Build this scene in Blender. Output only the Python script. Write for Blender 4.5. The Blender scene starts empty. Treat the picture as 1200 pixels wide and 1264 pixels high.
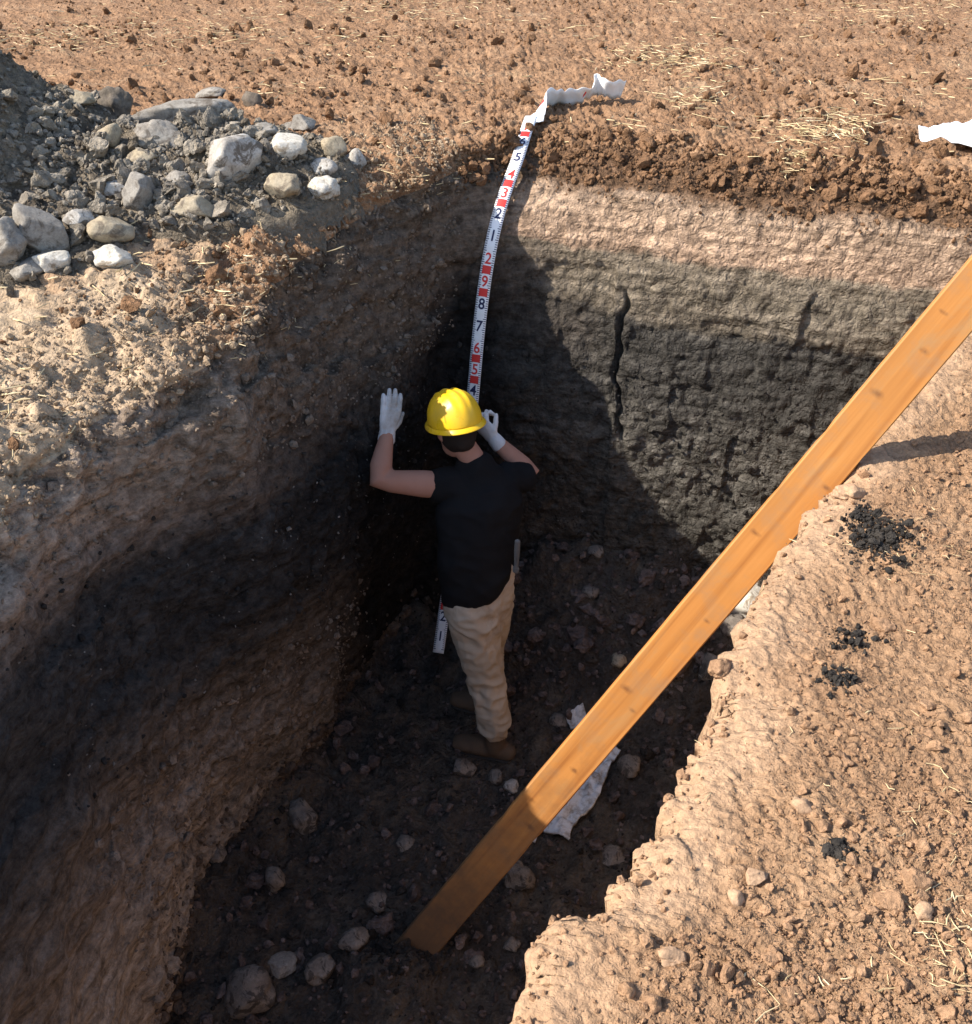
import bpy, bmesh, math, random
import numpy as np
from mathutils import Vector, Matrix

random.seed(7); rng = np.random.default_rng(7)
SC = bpy.context.scene
COL = SC.collection

# ------------------------------------------------------------ camera, sky, sun, exposure
F_PX, PITCH, CAM_H = 1230.0, math.radians(34.0), 1.1
cam_d = bpy.data.cameras.new('camera'); cam = bpy.data.objects.new('camera', cam_d); COL.objects.link(cam)
cam_d.sensor_fit = 'HORIZONTAL'; cam_d.sensor_width = 36.0; cam_d.lens = 36.0 * F_PX / 1200.0
cam_d.clip_start = 0.05; cam_d.clip_end = 500.0
cam.location = (0, 0, CAM_H); cam.rotation_euler = (math.pi / 2 - PITCH, 0, 0)
SC.camera = cam

SUN = Vector((1.12, 0.18, -1.0)).normalized()            # direction the light travels
w = bpy.data.worlds.new('World'); SC.world = w; w.use_nodes = True
sky = w.node_tree.nodes.new('ShaderNodeTexSky'); sky.sky_type = 'NISHITA'; sky.sun_disc = False; sky.air_density = 1.0; sky.dust_density = 1.0; sky.ozone_density = 0.4
sky.sun_elevation = math.asin(-SUN.z); sky.sun_rotation = math.atan2(-SUN.x, -SUN.y) % (2 * math.pi)
bg = w.node_tree.nodes['Background']; bg.inputs[1].default_value = 0.108
w.node_tree.links.new(sky.outputs[0], bg.inputs[0])
sun_d = bpy.data.lights.new('sun', 'SUN'); sun_d.energy = 3.4; sun_d.angle = math.radians(0.5); sun_d.color = (1.0, 0.93, 0.82)
sun = bpy.data.objects.new('sun', sun_d); COL.objects.link(sun)
sun.rotation_euler = SUN.to_track_quat('-Z', 'Y').to_euler()
SC.view_settings.view_transform = 'Standard'; SC.view_settings.look = 'None'
SC.view_settings.exposure = 1.4; SC.view_settings.gamma = 1.0
SC.cycles.max_bounces = 5; SC.cycles.diffuse_bounces = 4; SC.cycles.glossy_bounces = 2

CP, SP = math.cos(PITCH), math.sin(PITCH)
def ray(px, py):
    dx, dv = (px - 600) / F_PX, (py - 632) / F_PX
    return Vector((dx, CP - dv * SP, -SP - dv * CP))
def at(px, py, y):
    d = ray(px, py); t = y / d.y
    return Vector((d.x * t, y, CAM_H + d.z * t))

# ------------------------------------------------------------ noise
_perm = rng.permutation(256); _perm = np.concatenate([_perm, _perm, _perm])
_g = rng.normal(size=(256, 3)); _g /= np.linalg.norm(_g, axis=1)[:, None]
_g = _g.astype(np.float32)
def perlin(P):
    i = np.floor(P); f = (P - i).astype(np.float32); i = i.astype(np.int32) & 255
    x, y, z = f[:, 0], f[:, 1], f[:, 2]; u = f * f * f * (f * (f * 6 - 15) + 10); ux, uy, uz = u[:, 0], u[:, 1], u[:, 2]
    pa = (_perm[i[:, 0]], _perm[i[:, 0] + 1]); r = np.zeros(len(f), np.float32)
    for a in (0, 1):
        wa = ux if a else 1 - ux
        for b in (0, 1):
            pb_ = _perm[pa[a] + i[:, 1] + b]; wb_ = wa * (uy if b else 1 - uy)
            for c in (0, 1):
                g = _g[_perm[pb_ + i[:, 2] + c]]
                r += ((x - a) * g[:, 0] + (y - b) * g[:, 1] + (z - c) * g[:, 2]) * (wb_ * (uz if c else 1 - uz))
    return r * 1.5
def fbm(P, fr, octv=3, gain=.5, off=0.0):
    s, a = 0, 1.0
    for k in range(octv):
        s = s + a * perlin(P * fr + off + 17.3 * k); fr *= 2.03; a *= gain
    return s
def billow(P, fr, octv=2, gain=.5, off=0.0):
    s, a = 0, 1.0
    for k in range(octv):
        s = s + a * np.abs(perlin(P * fr + off + 9.1 * k)); fr *= 2.1; a *= gain
    return s
def sstep(a, b, x):
    t = np.clip((x - a) / (b - a), 0, 1); return t * t * (3 - 2 * t)

# ------------------------------------------------------------ mesh helpers
def mesh_arrays(name, V, F, smooth=True):
    V = np.asarray(V, np.float32).reshape(-1, 3); F = np.asarray(F, np.int32); k = F.shape[1]
    me = bpy.data.meshes.new(name)
    me.vertices.add(len(V)); me.vertices.foreach_set('co', V.ravel())
    me.loops.add(F.size); me.loops.foreach_set('vertex_index', F.ravel())
    me.polygons.add(len(F)); me.polygons.foreach_set('loop_start', np.arange(0, F.size, k, dtype=np.int32))
    me.polygons.foreach_set('use_smooth', np.full(len(F), smooth))
    me.update(calc_edges=True); me.validate()
    return me
def link(name, me, mat=None, parent=None, label=None, cat=None, group=None, kind=None):
    o = bpy.data.objects.new(name, me); COL.objects.link(o)
    if mat is not None and me is not None and not me.materials: me.materials.append(mat)
    if parent is not None: o.parent = parent
    if label: o['label'] = label
    if cat: o['category'] = cat
    if group: o['group'] = group
    if kind: o['kind'] = kind
    return o
def grid_faces(nu, nv):
    a = np.arange(nu * nv).reshape(nu, nv)
    return np.stack([a[:-1, :-1], a[1:, :-1], a[1:, 1:], a[:-1, 1:]], -1).reshape(-1, 4)
def grid_normals(P):
    du = np.gradient(P, axis=0); dv = np.gradient(P, axis=1)
    n = np.cross(du, dv); return n / (np.linalg.norm(n, axis=-1, keepdims=True) + 1e-9)
def attr(me, name, vals):
    a = me.attributes.new(name, 'FLOAT', 'POINT'); a.data.foreach_set('value', np.asarray(vals, np.float32).ravel())
def bm_mesh(name, bm, smooth=False):
    me = bpy.data.meshes.new(name); bm.normal_update(); bm.to_mesh(me); bm.free()
    me.polygons.foreach_set('use_smooth', np.full(len(me.polygons), smooth)); return me

# ------------------------------------------------------------ materials
class NT:
    def __init__(s, name):
        s.m = bpy.data.materials.new(name); s.m.use_nodes = True; s.t = s.m.node_tree
        s.b = s.t.nodes['Principled BSDF']; s.o = s.t.nodes['Material Output']
    def n(s, typ, **k):
        x = s.t.nodes.new(typ)
        for a, v in k.items(): setattr(x, a, v)
        return x
    def l(s, a, b): s.t.links.new(a, b)
    def coord(s, scale=None):
        c = s.n('ShaderNodeTexCoord').outputs['Object']
        if scale:
            m = s.n('ShaderNodeMapping'); m.inputs['Scale'].default_value = scale; s.l(c, m.inputs[0]); c = m.outputs[0]
        return c
    def noise(s, sc, det=4, rough=.6, co=None, dist=0.0):
        x = s.n('ShaderNodeTexNoise'); x.inputs['Scale'].default_value = sc; x.inputs['Detail'].default_value = det
        x.inputs['Roughness'].default_value = rough; x.inputs['Distortion'].default_value = dist
        s.l(co if co is not None else s.coord(), x.inputs['Vector']); return x.outputs['Fac']
    def ridge(s, sc, det=5, rough=.55, co=None):
        x = s.n('ShaderNodeTexNoise', noise_type='RIDGED_MULTIFRACTAL', normalize=True); x.inputs['Scale'].default_value = sc; x.inputs['Detail'].default_value = det
        x.inputs['Roughness'].default_value = rough; x.inputs['Lacunarity'].default_value = 2.3; x.inputs['Offset'].default_value = 1.0; x.inputs['Gain'].default_value = 2.0
        s.l(co if co is not None else s.coord(), x.inputs['Vector']); return x.outputs['Fac']
    def voro(s, sc, co=None, feature='F1'):
        x = s.n('ShaderNodeTexVoronoi', feature=feature); x.inputs['Scale'].default_value = sc
        s.l(co if co is not None else s.coord(), x.inputs['Vector']); return x.outputs['Distance']
    def ramp(s, fac, stops):
        r = s.n('ShaderNodeValToRGB'); e = r.color_ramp.elements
        while len(e) < len(stops): e.new(1.0)
        for el, (p, c) in zip(e, stops): el.position = p; el.color = (*c, 1) if len(c) == 3 else c
        s.l(fac, r.inputs[0]); return r.outputs[0]
    def math(s, op, a, b=None, clamp=False):
        x = s.n('ShaderNodeMath', operation=op, use_clamp=clamp)
        for i, v in enumerate((a, b)):
            if v is None: continue
            if isinstance(v, (int, float)): x.inputs[i].default_value = v
            else: s.l(v, x.inputs[i])
        return x.outputs[0]
    def mix(s, fac, a, b, mode='MIX'):
        x = s.n('ShaderNodeMix', data_type='RGBA', blend_type=mode)
        for sock, v in ((x.inputs[0], fac), (x.inputs[6], a), (x.inputs[7], b)):
            if isinstance(v, (int, float)): sock.default_value = v
            elif isinstance(v, tuple): sock.default_value = (*v, 1)
            else: s.l(v, sock)
        return x.outputs[2]
    def mix_f(s, fac, a, b):
        x = s.n('ShaderNodeMix', data_type='FLOAT'); s.l(fac, x.inputs[0]); s.l(a, x.inputs[2]); x.inputs[3].default_value = b; return x.outputs[0]
    def grey(s, fac, lo, hi):
        r = s.n('ShaderNodeMapRange'); r.inputs['To Min'].default_value = lo; r.inputs['To Max'].default_value = hi
        r.inputs['From Min'].default_value = .34; r.inputs['From Max'].default_value = .66; s.l(fac, r.inputs[0]); return r.outputs[0]
    def bump(s, h, strength=.5, dist=.01, prev=None):
        x = s.n('ShaderNodeBump'); x.inputs['Strength'].default_value = strength; x.inputs['Distance'].default_value = dist
        s.l(h, x.inputs['Height'])
        if prev is not None: s.l(prev, x.inputs['Normal'])
        return x.outputs[0]
    def done(s, color, rough=.95, normal=None, spec=.15):
        if isinstance(color, tuple): s.b.inputs['Base Color'].default_value = (*color, 1)
        else: s.l(color, s.b.inputs['Base Color'])
        if isinstance(rough, (int, float)): s.b.inputs['Roughness'].default_value = rough
        else: s.l(rough, s.b.inputs['Roughness'])
        s.b.inputs['Specular IOR Level'].default_value = spec
        if normal is not None: s.l(normal, s.b.inputs['Normal'])
        return s.m

def soil(name, stops, scale=3.0, fine=90.0, bump=.6, bdist=.006, var=(.62, 1.35), pale=None):
    t = NT(name)
    base = t.ramp(t.noise(scale, 5, .68, dist=.3), stops)
    if pale: base = t.mix(t.n('ShaderNodeAttribute', attribute_name='pale').outputs['Fac'], base, pale)
    fn = t.noise(fine * .3, 6, .78)
    x = t.n('ShaderNodeVectorMath', operation='SCALE'); t.l(base, x.inputs[0]); t.l(t.grey(fn, *var), x.inputs['Scale'])
    hgt = t.math('SUBTRACT', t.math('MULTIPLY', fn, .5), t.math('MULTIPLY', t.ridge(fine * .22), .65))
    if pale: hgt = t.math('MULTIPLY', hgt, t.math('SUBTRACT', 1.0, t.math('MULTIPLY', t.n('ShaderNodeAttribute', attribute_name='pale').outputs['Fac'], .6)))
    return t.done(x.outputs[0], 1.0, t.bump(hgt, min(1.0, bump * 1.3), bdist * 3.6), .08)

def wall_material():
    t = NT('soil_profile')
    a = t.n('ShaderNodeAttribute', attribute_name='depth').outputs['Fac']
    lf = t.n('ShaderNodeAttribute', attribute_name='left').outputs['Fac']  # left wall, plus shade painted on the back wall by the corner
    flat = t.coord((1.2, 1.2, 7.0))
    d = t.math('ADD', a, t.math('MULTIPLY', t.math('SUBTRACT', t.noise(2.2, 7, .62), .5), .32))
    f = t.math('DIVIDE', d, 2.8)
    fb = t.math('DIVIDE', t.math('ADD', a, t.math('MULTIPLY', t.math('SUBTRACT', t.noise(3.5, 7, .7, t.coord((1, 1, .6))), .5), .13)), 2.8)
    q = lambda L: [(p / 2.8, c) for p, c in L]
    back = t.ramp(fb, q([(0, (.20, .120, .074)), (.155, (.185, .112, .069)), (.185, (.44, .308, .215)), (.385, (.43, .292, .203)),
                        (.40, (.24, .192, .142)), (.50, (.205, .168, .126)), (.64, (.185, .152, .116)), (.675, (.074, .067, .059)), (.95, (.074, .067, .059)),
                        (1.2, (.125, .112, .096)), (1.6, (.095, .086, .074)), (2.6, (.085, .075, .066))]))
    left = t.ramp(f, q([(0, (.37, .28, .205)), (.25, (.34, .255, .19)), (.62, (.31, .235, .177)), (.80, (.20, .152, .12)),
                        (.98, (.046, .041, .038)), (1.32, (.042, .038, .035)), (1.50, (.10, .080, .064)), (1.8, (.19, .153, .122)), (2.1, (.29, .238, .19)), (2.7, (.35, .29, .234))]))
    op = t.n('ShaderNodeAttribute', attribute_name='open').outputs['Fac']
    x0 = t.n('ShaderNodeVectorMath', operation='SCALE'); t.l(left, x0.inputs[0]); t.l(t.math('ADD', t.math('MULTIPLY', op, .85), .45), x0.inputs['Scale'])  # near end painted lighter, as it is open to more sky
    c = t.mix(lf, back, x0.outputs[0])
    fn = t.noise(20, 7, .78, t.coord((1, 1, 1.25)))
    bed = t.noise(1.0, 4, .6, t.coord((1.1, 1.1, 48)))
    v = t.math('MULTIPLY', t.math('MULTIPLY', t.grey(t.noise(5, 4, .7, flat), .70, 1.30), t.mix_f(lf, t.grey(bed, .72, 1.28), 1.0)), t.grey(fn, .42, 1.58))
    x = t.n('ShaderNodeVectorMath', operation='SCALE'); t.l(c, x.inputs[0]); t.l(v, x.inputs['Scale'])
    op = t.n('ShaderNodeAttribute', attribute_name='open').outputs['Fac']
    hgt = t.math('SUBTRACT', t.math('MULTIPLY', fn, .7), t.math('MULTIPLY', t.math('MULTIPLY', t.ridge(13), .8), t.math('SUBTRACT', 1.0, t.math('MULTIPLY', lf, .65))))
    nb = t.bump(hgt, 1.0, .034)
    return t.done(x.outputs[0], 1.0, nb, .06)

M = {}
M['field'] = soil('ploughed_soil', [(.30, (0.207, 0.124, 0.073)), (.48, (0.294, 0.171, 0.098)), (.62, (0.337, 0.207, 0.123)), (.75, (0.397, 0.267, 0.163))], 2.6, pale=(.41, .305, .205))
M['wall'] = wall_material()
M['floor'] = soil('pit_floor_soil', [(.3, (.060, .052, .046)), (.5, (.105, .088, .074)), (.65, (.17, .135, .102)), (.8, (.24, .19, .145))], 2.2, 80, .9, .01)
M['bank'] = soil('bank_soil', [(.25, (0.258, 0.152, 0.088)), (.5, (0.326, 0.200, 0.117)), (.72, (0.395, 0.255, 0.154))], 2.2, 140, .6, .004, (.72, 1.28), pale=(.385, .25, .155))
M['clod_brown'] = soil('brown_clods', [(.3, (0.157, 0.089, 0.050)), (.6, (0.248, 0.140, 0.077)), (.8, (0.303, 0.178, 0.100))], 6, 120)
M['clod_bank'] = soil('tan_clods', [(.3, (0.275, 0.162, 0.094)), (.6, (0.340, 0.204, 0.119)), (.8, (0.394, 0.251, 0.149))], 6, 150, .5, .003)
M['clod_pale'] = soil('pale_crumbs', [(.3, (.28, .195, .125)), (.6, (.37, .275, .185)), (.8, (.43, .335, .235))], 6, 150, .5, .003)
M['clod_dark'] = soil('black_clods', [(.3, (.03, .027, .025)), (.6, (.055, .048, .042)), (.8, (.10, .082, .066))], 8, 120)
M['clod_wall'] = soil('brown_wall_crumbs', [(.3, (.17, .13, .10)), (.5, (.24, .185, .14)), (.72, (.31, .245, .19))], 7, 110)
M['clod_talus'] = soil('talus_rubble', [(.3, (.075, .060, .056)), (.5, (.145, .110, .098)), (.72, (.24, .195, .175))], 7, 110)
M['clod_foot'] = soil('foot_rubble', [(.3, (.06, .048, .040)), (.5, (.12, .088, .066)), (.72, (.21, .155, .115))], 7, 110)
M['heap'] = soil('grey_spoil', [(.3, (.145, .116, .088)), (.5, (.215, .176, .132)), (.7, (.30, .245, .18))], 3.0, 70, 1.0, .01)
M['rubble'] = soil('grey_gravel', [(.3, (.15, .13, .105)), (.5, (.25, .215, .172)), (.7, (.38, .33, .265))], 7, 90)

def stone_mat(name, a, b, stain, amt=.5):
    t = NT(name)
    c = t.mix(t.ramp(t.noise(7, 6, .65), [(.38, (0, 0, 0)), (.62, (1, 1, 1))]), a, b)
    c = t.mix(t.ramp(t.noise(13, 5, .7, dist=1.0), [(.5, (0, 0, 0)), (.5 + .3 * (1.1 - amt), (1, 1, 1))]), c, stain)
    v = t.grey(t.noise(120, 4, .7), .82, 1.18)
    x = t.n('ShaderNodeVectorMath', operation='SCALE'); t.l(c, x.inputs[0]); t.l(v, x.inputs['Scale'])
    nb = t.bump(t.noise(45, 6, .7), .55, .008); nb = t.bump(t.noise(200, 3, .7), .4, .002, nb)
    return t.done(x.outputs[0], .92, nb, .2)
M['st_white'] = stone_mat('white_stone', (.42, .385, .325), (.54, .505, .445), (.24, .195, .145), .75)
M['st_pale'] = stone_mat('pale_mottled_stone', (.28, .25, .215), (.47, .44, .40), (.15, .125, .10), .85)
M['st_tan'] = stone_mat('tan_stone', (.28, .225, .15), (.37, .31, .225), (.15, .12, .09), .7)
M['st_grey'] = stone_mat('grey_stone', (.20, .178, .152), (.29, .265, .232), (.12, .10, .08), .7)
M['st_dark'] = stone_mat('dark_earthy_stone', (.11, .09, .07), (.17, .14, .11), (.07, .058, .05))
M['st_dusty'] = stone_mat('dusty_brown_stone', (.35, .222, .135), (.41, .27, .172), (.23, .145, .09), .3)
M['st_pit'] = stone_mat('dirty_pit_stone', (.12, .10, .085), (.22, .19, .16), (.065, .055, .047), .9)

t = NT('dry_straw'); oi = t.n('ShaderNodeTexNoise'); oi.inputs['Scale'].default_value = 9
t.l(t.coord(), oi.inputs['Vector'])
M['straw'] = t.done(t.ramp(oi.outputs['Fac'], [(.35, (.42, .31, .16)), (.55, (.60, .47, .27)), (.7, (.68, .58, .38))]), .7, None, .3)
t = NT('pale_chip'); M['chip'] = t.done(t.ramp(t.noise(30, 2), [(.4, (.11, .095, .08)), (.7, (.26, .235, .21))]), .85)

# ------------------------------------------------------------ the ground with the left and back pit walls
ST = [  # rim, knee, middle, base, direction away from the pit
 ((-1.55,-1.6,-.9), (-1.45,-1.6,-1.1), (-1.3,-1.6,-1.6), (-1.1,-1.6,-2.65), (-1,-.1)),
 ((-1.45,.8,-.68), (-1.38,.8,-.9), (-1.25,.8,-1.5), (-1.1,.8,-2.65), (-1,0)),
 ((-1.43,2.15,-.41), (-1.33,2.13,-.60), (-1.20,2.05,-1.3), (-1.12,1.95,-2.62), (-1,0)),
 ((-1.25,2.64,-.32), (-1.14,2.61,-.50), (-1.08,2.52,-1.3), (-1.15,2.5,-2.62), (-1,.05)),
 ((-.93,2.96,-.26), (-.82,2.92,-.48), (-.82,2.85,-1.25), (-.98,2.9,-2.62), (-1,.12)),
 ((-.89,3.30,-.20), (-.77,3.24,-.46), (-.62,3.12,-1.2), (-.78,3.27,-2.6), (-.97,.25)),
 ((-.77,3.62,-.15), (-.65,3.56,-.44), (-.46,3.52,-1.05), (-.66,3.65,-2.55), (-.85,.5)),
 ((-.55,3.95,-.08), (-.46,3.86,-.36), (-.35,3.85,-1.05), (-.56,3.95,-2.45), (-.65,.76)),
 ((-.18,4.44,-.02), (-.16,4.28,-.34), (-.22,4.17,-1.0), (-.42,4.12,-2.45), (-.36,.93)),
 ((.20,4.85,.0), (.12,4.40,-.30), (.02,4.14,-1.0), (-.10,4.02,-2.4), (-.14,.99)),
 ((.56,4.72,0), (.50,4.36,-.19), (.42,4.05,-1.0), (.40,3.95,-2.3), (.0,1)),
 ((1.2,4.42,0), (1.1,4.10,-.19), (1.0,3.87,-1.0), (.95,3.78,-2.4), (.15,.99)),
 ((2.0,4.04,0), (1.9,3.80,-.19), (1.75,3.62,-1.0), (1.7,3.55,-2.4), (.35,.94)),
 ((3.2,3.5,0), (3.1,3.3,-.2), (3.0,3.1,-1.0), (2.95,3.0,-2.4), (.6,.8)),
 ((6.5,2.2,0), (6.4,2.0,-.2), (6.3,1.8,-1), (6.3,1.8,-2.4), (1,.4)),
]
WGT = [14, 20, 74, 62, 82, 78, 78, 88, 80, 66, 92, 112, 48, 16]      # columns of the mesh between neighbouring stations
us = np.concatenate([np.linspace(i, i + 1, n, endpoint=False) for i, n in enumerate(WGT)] + [[len(ST) - 1]])
def along(k, dim):
    raw = np.array([s[k][:dim] for s in ST], float)
    v = np.stack([np.interp(us, np.arange(len(ST)), raw[:, j]) for j in range(dim)], -1)
    ker = np.hanning(41)[1:-1]; ker /= ker.sum(); h = len(ker) // 2
    out = np.stack([np.convolve(np.pad(v[:, j], h, mode='edge'), ker, 'valid') for j in range(dim)], -1)
    return out
R_, K_, M_, B_, O_ = along(0, 3), along(1, 3), along(2, 3), along(3, 3), along(4, 2)
wig = fbm(np.stack([us * 1.7, us * 0, us * 0], -1), 1.0, 4) * .05
R_[:, 0] += wig * .8; R_[:, 1] += wig * .6
O_ /= np.linalg.norm(O_, axis=1)[:, None]
NOUT, NW = 232, 285
dr = .0085 * 1.0185 ** np.arange(NOUT); rr = np.cumsum(dr)[::-1]
outer = np.zeros((len(us), NOUT, 3))
outer[:, :, 0] = R_[:, None, 0] + O_[:, None, 0] * rr[None]; outer[:, :, 1] = R_[:, None, 1] + O_[:, None, 1] * rr[None]
def site(y): return -.2 * .25 * np.log1p(np.exp(np.clip((4.0 - y) / .25, -30, 30))) * (y > -.6) - .92 * (y <= -.6)
blend = np.exp(-(rr / .25) ** 2)[None]
outer[:, :, 2] = R_[:, None, 2] * blend + site(outer[:, :, 1]) * (1 - blend)
tv = np.linspace(0, 1, NW)
T_K, T_M = .17, .48
wall = np.zeros((len(us), NW, 3))
for j in range(3):
    ctrl = np.stack([R_[:, j], K_[:, j], M_[:, j], B_[:, j]], -1)
    for i in range(len(us)): wall[i, :, j] = np.interp(tv, [0, T_K, T_M, .97], ctrl[i])
wall[:, :, 2] -= np.clip((tv - .97) / .03, 0, 1)[None] * .25
P = np.concatenate([outer, wall], 1)
ker = np.hanning(19)[1:-1]; ker /= ker.sum(); h = len(ker) // 2          # soften the rim and the knee
a0 = NOUT - 60
seg = np.pad(P[:, a0:], ((0, 0), (h, h), (0, 0)), mode='edge')
seg[:, :h] = P[:, a0 - h:a0]
P[:, a0:] = sum(ker[k] * seg[:, k:k + P.shape[1] - a0] for k in range(len(ker)))
N = -grid_normals(P)
if N[len(us) // 2, 20, 2] < 0: N = -N
Pf = P.reshape(-1, 3); nv = P.shape[1]
isw = np.zeros(P.shape[:2]); isw[:, NOUT:] = 1
col = np.repeat(us[:, None], nv, 1); leftm = 1 - sstep(7.6, 8.25, col)
cn_ = col + .5 * fbm(Pf, 3, 3, off=2).reshape(isw.shape)
left_shade = 1 - sstep(8.6, 10.5, cn_)
depth = -P[:, :, 2] + leftm * .10 * np.clip(3.6 - P[:, :, 1], 0, 2.2)
corner = sstep(3.2, 3.75, P[:, :, 1]) * sstep(1.3, 1.5, depth) * left_shade
depth_shaded = depth * (1 - corner) + 1.35 * corner  # no brown layer low in the corner, its shade painted in
left_shade = np.maximum(1 - sstep(8.55, 9.15, cn_), np.maximum(left_shade * sstep(.5, .66, depth), (1 - sstep(8.8, 10.0, cn_)) * sstep(.33, .42, depth)))  # darker left wall colours run onto the back wall as painted shade
depth_shaded = depth_shaded + .32 * sstep(7.4, 8.4, col) * left_shade * sstep(.3, .5, depth) * (1 - sstep(1.0, 1.2, depth))  # black starts higher in the corner, shade put into the colour
rimz = np.repeat(R_[:, None, 2], nv, 1)
plough = (1 - sstep(.11, .20, rimz - P[:, :, 2]))
Pg_, Pw_ = P[:, :NOUT + 70].reshape(-1, 3), P[:, NOUT:].reshape(-1, 3)
gnp = .022 * fbm(Pg_, 1.7, 3) + .040 * (billow(Pg_, 7.5, 3) - .28) + .024 * (billow(Pg_, 21, 2) - .25) + .008 * fbm(Pg_, 46, 2)
wnp = .032 * fbm(Pw_, 2.3, 3) + .026 * (billow(Pw_, 8, 2) - .25) + .009 * (billow(Pw_, 24, 2) - .25)
warp = np.stack([fbm(Pw_, 6, 2, off=1), fbm(Pw_, 6, 2, off=2), fbm(Pw_, 6, 2, off=3)], -1)
def spade(P_, fu, fz, seed):      # flat facets left by the spade
    wv = P_ + .03 * warp
    u_ = (wv[:, 0] - .7 * wv[:, 1]) * fu; r_ = np.floor(wv[:, 2] * fz); c_ = np.floor(u_ + .37 * r_)
    hs_ = np.sin(c_ * 127.1 + r_ * 311.7 + seed) * 43758.5; k_ = hs_ - np.floor(hs_); return (k_ - .5) + .8 * (u_ + .37 * r_ - c_ - .5) * (((hs_ * 7) % 1) - .5)
wnp = wnp + .022 * spade(Pw_, 4.2, 4.5, 3.0) + .012 * spade(Pw_, 11, 9, 8.0)
gn, wn = np.zeros(isw.shape), np.zeros(isw.shape)
gn[:, :NOUT + 70] = gnp.reshape(len(us), -1); wn[:, NOUT:] = wnp.reshape(len(us), -1)
rough = np.where(isw > 0, np.maximum(plough * 1.1, 0), 1.0)
smooth_tan = (1 - leftm) * sstep(.17, .22, depth) * (1 - sstep(.4, .5, depth))
D = gn * rough + wn * (1 - rough) * (1 - .65 * smooth_tan) * (1 + .35 * leftm)
D[:, NOUT:] += leftm[:, NOUT:] * (.016 * warp[:, 0]).reshape(len(us), -1)
rz = np.exp(-((rimz - P[:, :, 2] - .10) / .15) ** 2) * leftm * (col > 1.5); rz[:, :NOUT - 40] = 0
lump = fbm(P[:, NOUT - 40:NOUT + 110].reshape(-1, 3), 4.6, 3, off=14).reshape(len(us), -1)
D[:, NOUT - 40:NOUT + 110] += rz[:, NOUT - 40:NOUT + 110] * (.11 * np.clip(lump, -.25, .8))
# crack and cut steps in the back wall
cx = .60 + .02 * np.sin(P[:, :, 2] * 9) + .008 * np.sin(P[:, :, 2] * 31 + 1) + .005 * np.sin(P[:, :, 2] * 71)
D -= isw * (1 - leftm) * .055 * np.exp(-((P[:, :, 0] - cx) / .009) ** 2) * sstep(.52, .6, depth) * (1 - sstep(1.12, 1.25, depth))
D -= isw * (1 - leftm) * .02 * sstep(.43, .47, depth) * (P[:, :, 0] < .57)
D -= isw * (1 - leftm) * .018 * sstep(.62, .66, depth + .04 * np.sin(P[:, :, 0] * 7))
# undercut of the left wall foot
D -= isw * leftm * .12 * sstep(2.28, 2.5, -P[:, :, 2])
P2 = P + N * D[..., None]
pale = sstep(-.1, .45, np.exp(-(((P[..., 0] + 1.45) / .7) ** 2 + ((P[..., 1] - 2.55) / .85) ** 2)) * 1.2 - .35 + .5 * fbm(Pf, 2.2, 4, off=31).reshape(isw.shape))
open_light = sstep(3.5, 2.2, P[..., 1] + .25 * fbm(Pf, 2.5, 3, off=12).reshape(isw.shape))  # sky light painted in: left wall colour lightens towards the near end
def split(name, j0, j1, mat):
    sub = P2[:, j0:j1]
    me = mesh_arrays(name, sub, grid_faces(len(us), j1 - j0))
    attr(me, 'depth', depth_shaded[:, j0:j1]); attr(me, 'left', left_shade[:, j0:j1]); attr(me, 'pale', pale[:, j0:j1]); attr(me, 'open', open_light[:, j0:j1])
    return link(name, me, mat, kind='structure')
SPL = NOUT + 14
ground = split('ground', 0, SPL, M['field'])
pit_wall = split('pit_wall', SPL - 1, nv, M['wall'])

# pit floor
fx = np.arange(-1.5, 2.4, .0155); fy = np.arange(-1.8, 4.5, .0155)
X, Y = np.meshgrid(fx, fy, indexing='ij')
Z = -2.44 + (.16 + .42 * sstep(-.25, .35, X)) * sstep(3.45, 4.15, Y + .25 * X) + .1 * sstep(.3, 1.0, X) * sstep(2.4, 3.4, Y)
FP = np.stack([X, Y, Z], -1).reshape(-1, 3)
foot = np.exp(-(((X - .02) / .25) ** 2 + ((Y - 3.28) / .22) ** 2))
Z = Z + .09 * np.exp(-(((X + .27) / .16) ** 2 + ((Y - 2.16) / .12) ** 2))
Z = Z + ((.05 * fbm(FP, 1.9, 3) + .05 * (billow(FP, 8, 3) - .28) + .012 * fbm(FP, 40, 2)).reshape(X.shape)) * (1 - .75 * foot)
Z = Z + .10 * sstep(3.3, 3.7, Y) * np.clip(fbm(FP, 5.5, 3, off=16), -.2, 1).reshape(X.shape) + .05 * np.clip(fbm(FP, 4.5, 3, off=6), 0, 1).reshape(X.shape) * (1 - foot) + .08 * sstep(.16, .0, X + .62 + .42 * (3.6 - Y) * (Y < 3.6))
FG = np.stack([X, Y, Z], -1)
pit_floor = link('pit_floor', mesh_arrays('pit_floor', FG, grid_faces(*X.shape)), M['floor'], kind='structure')

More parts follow.
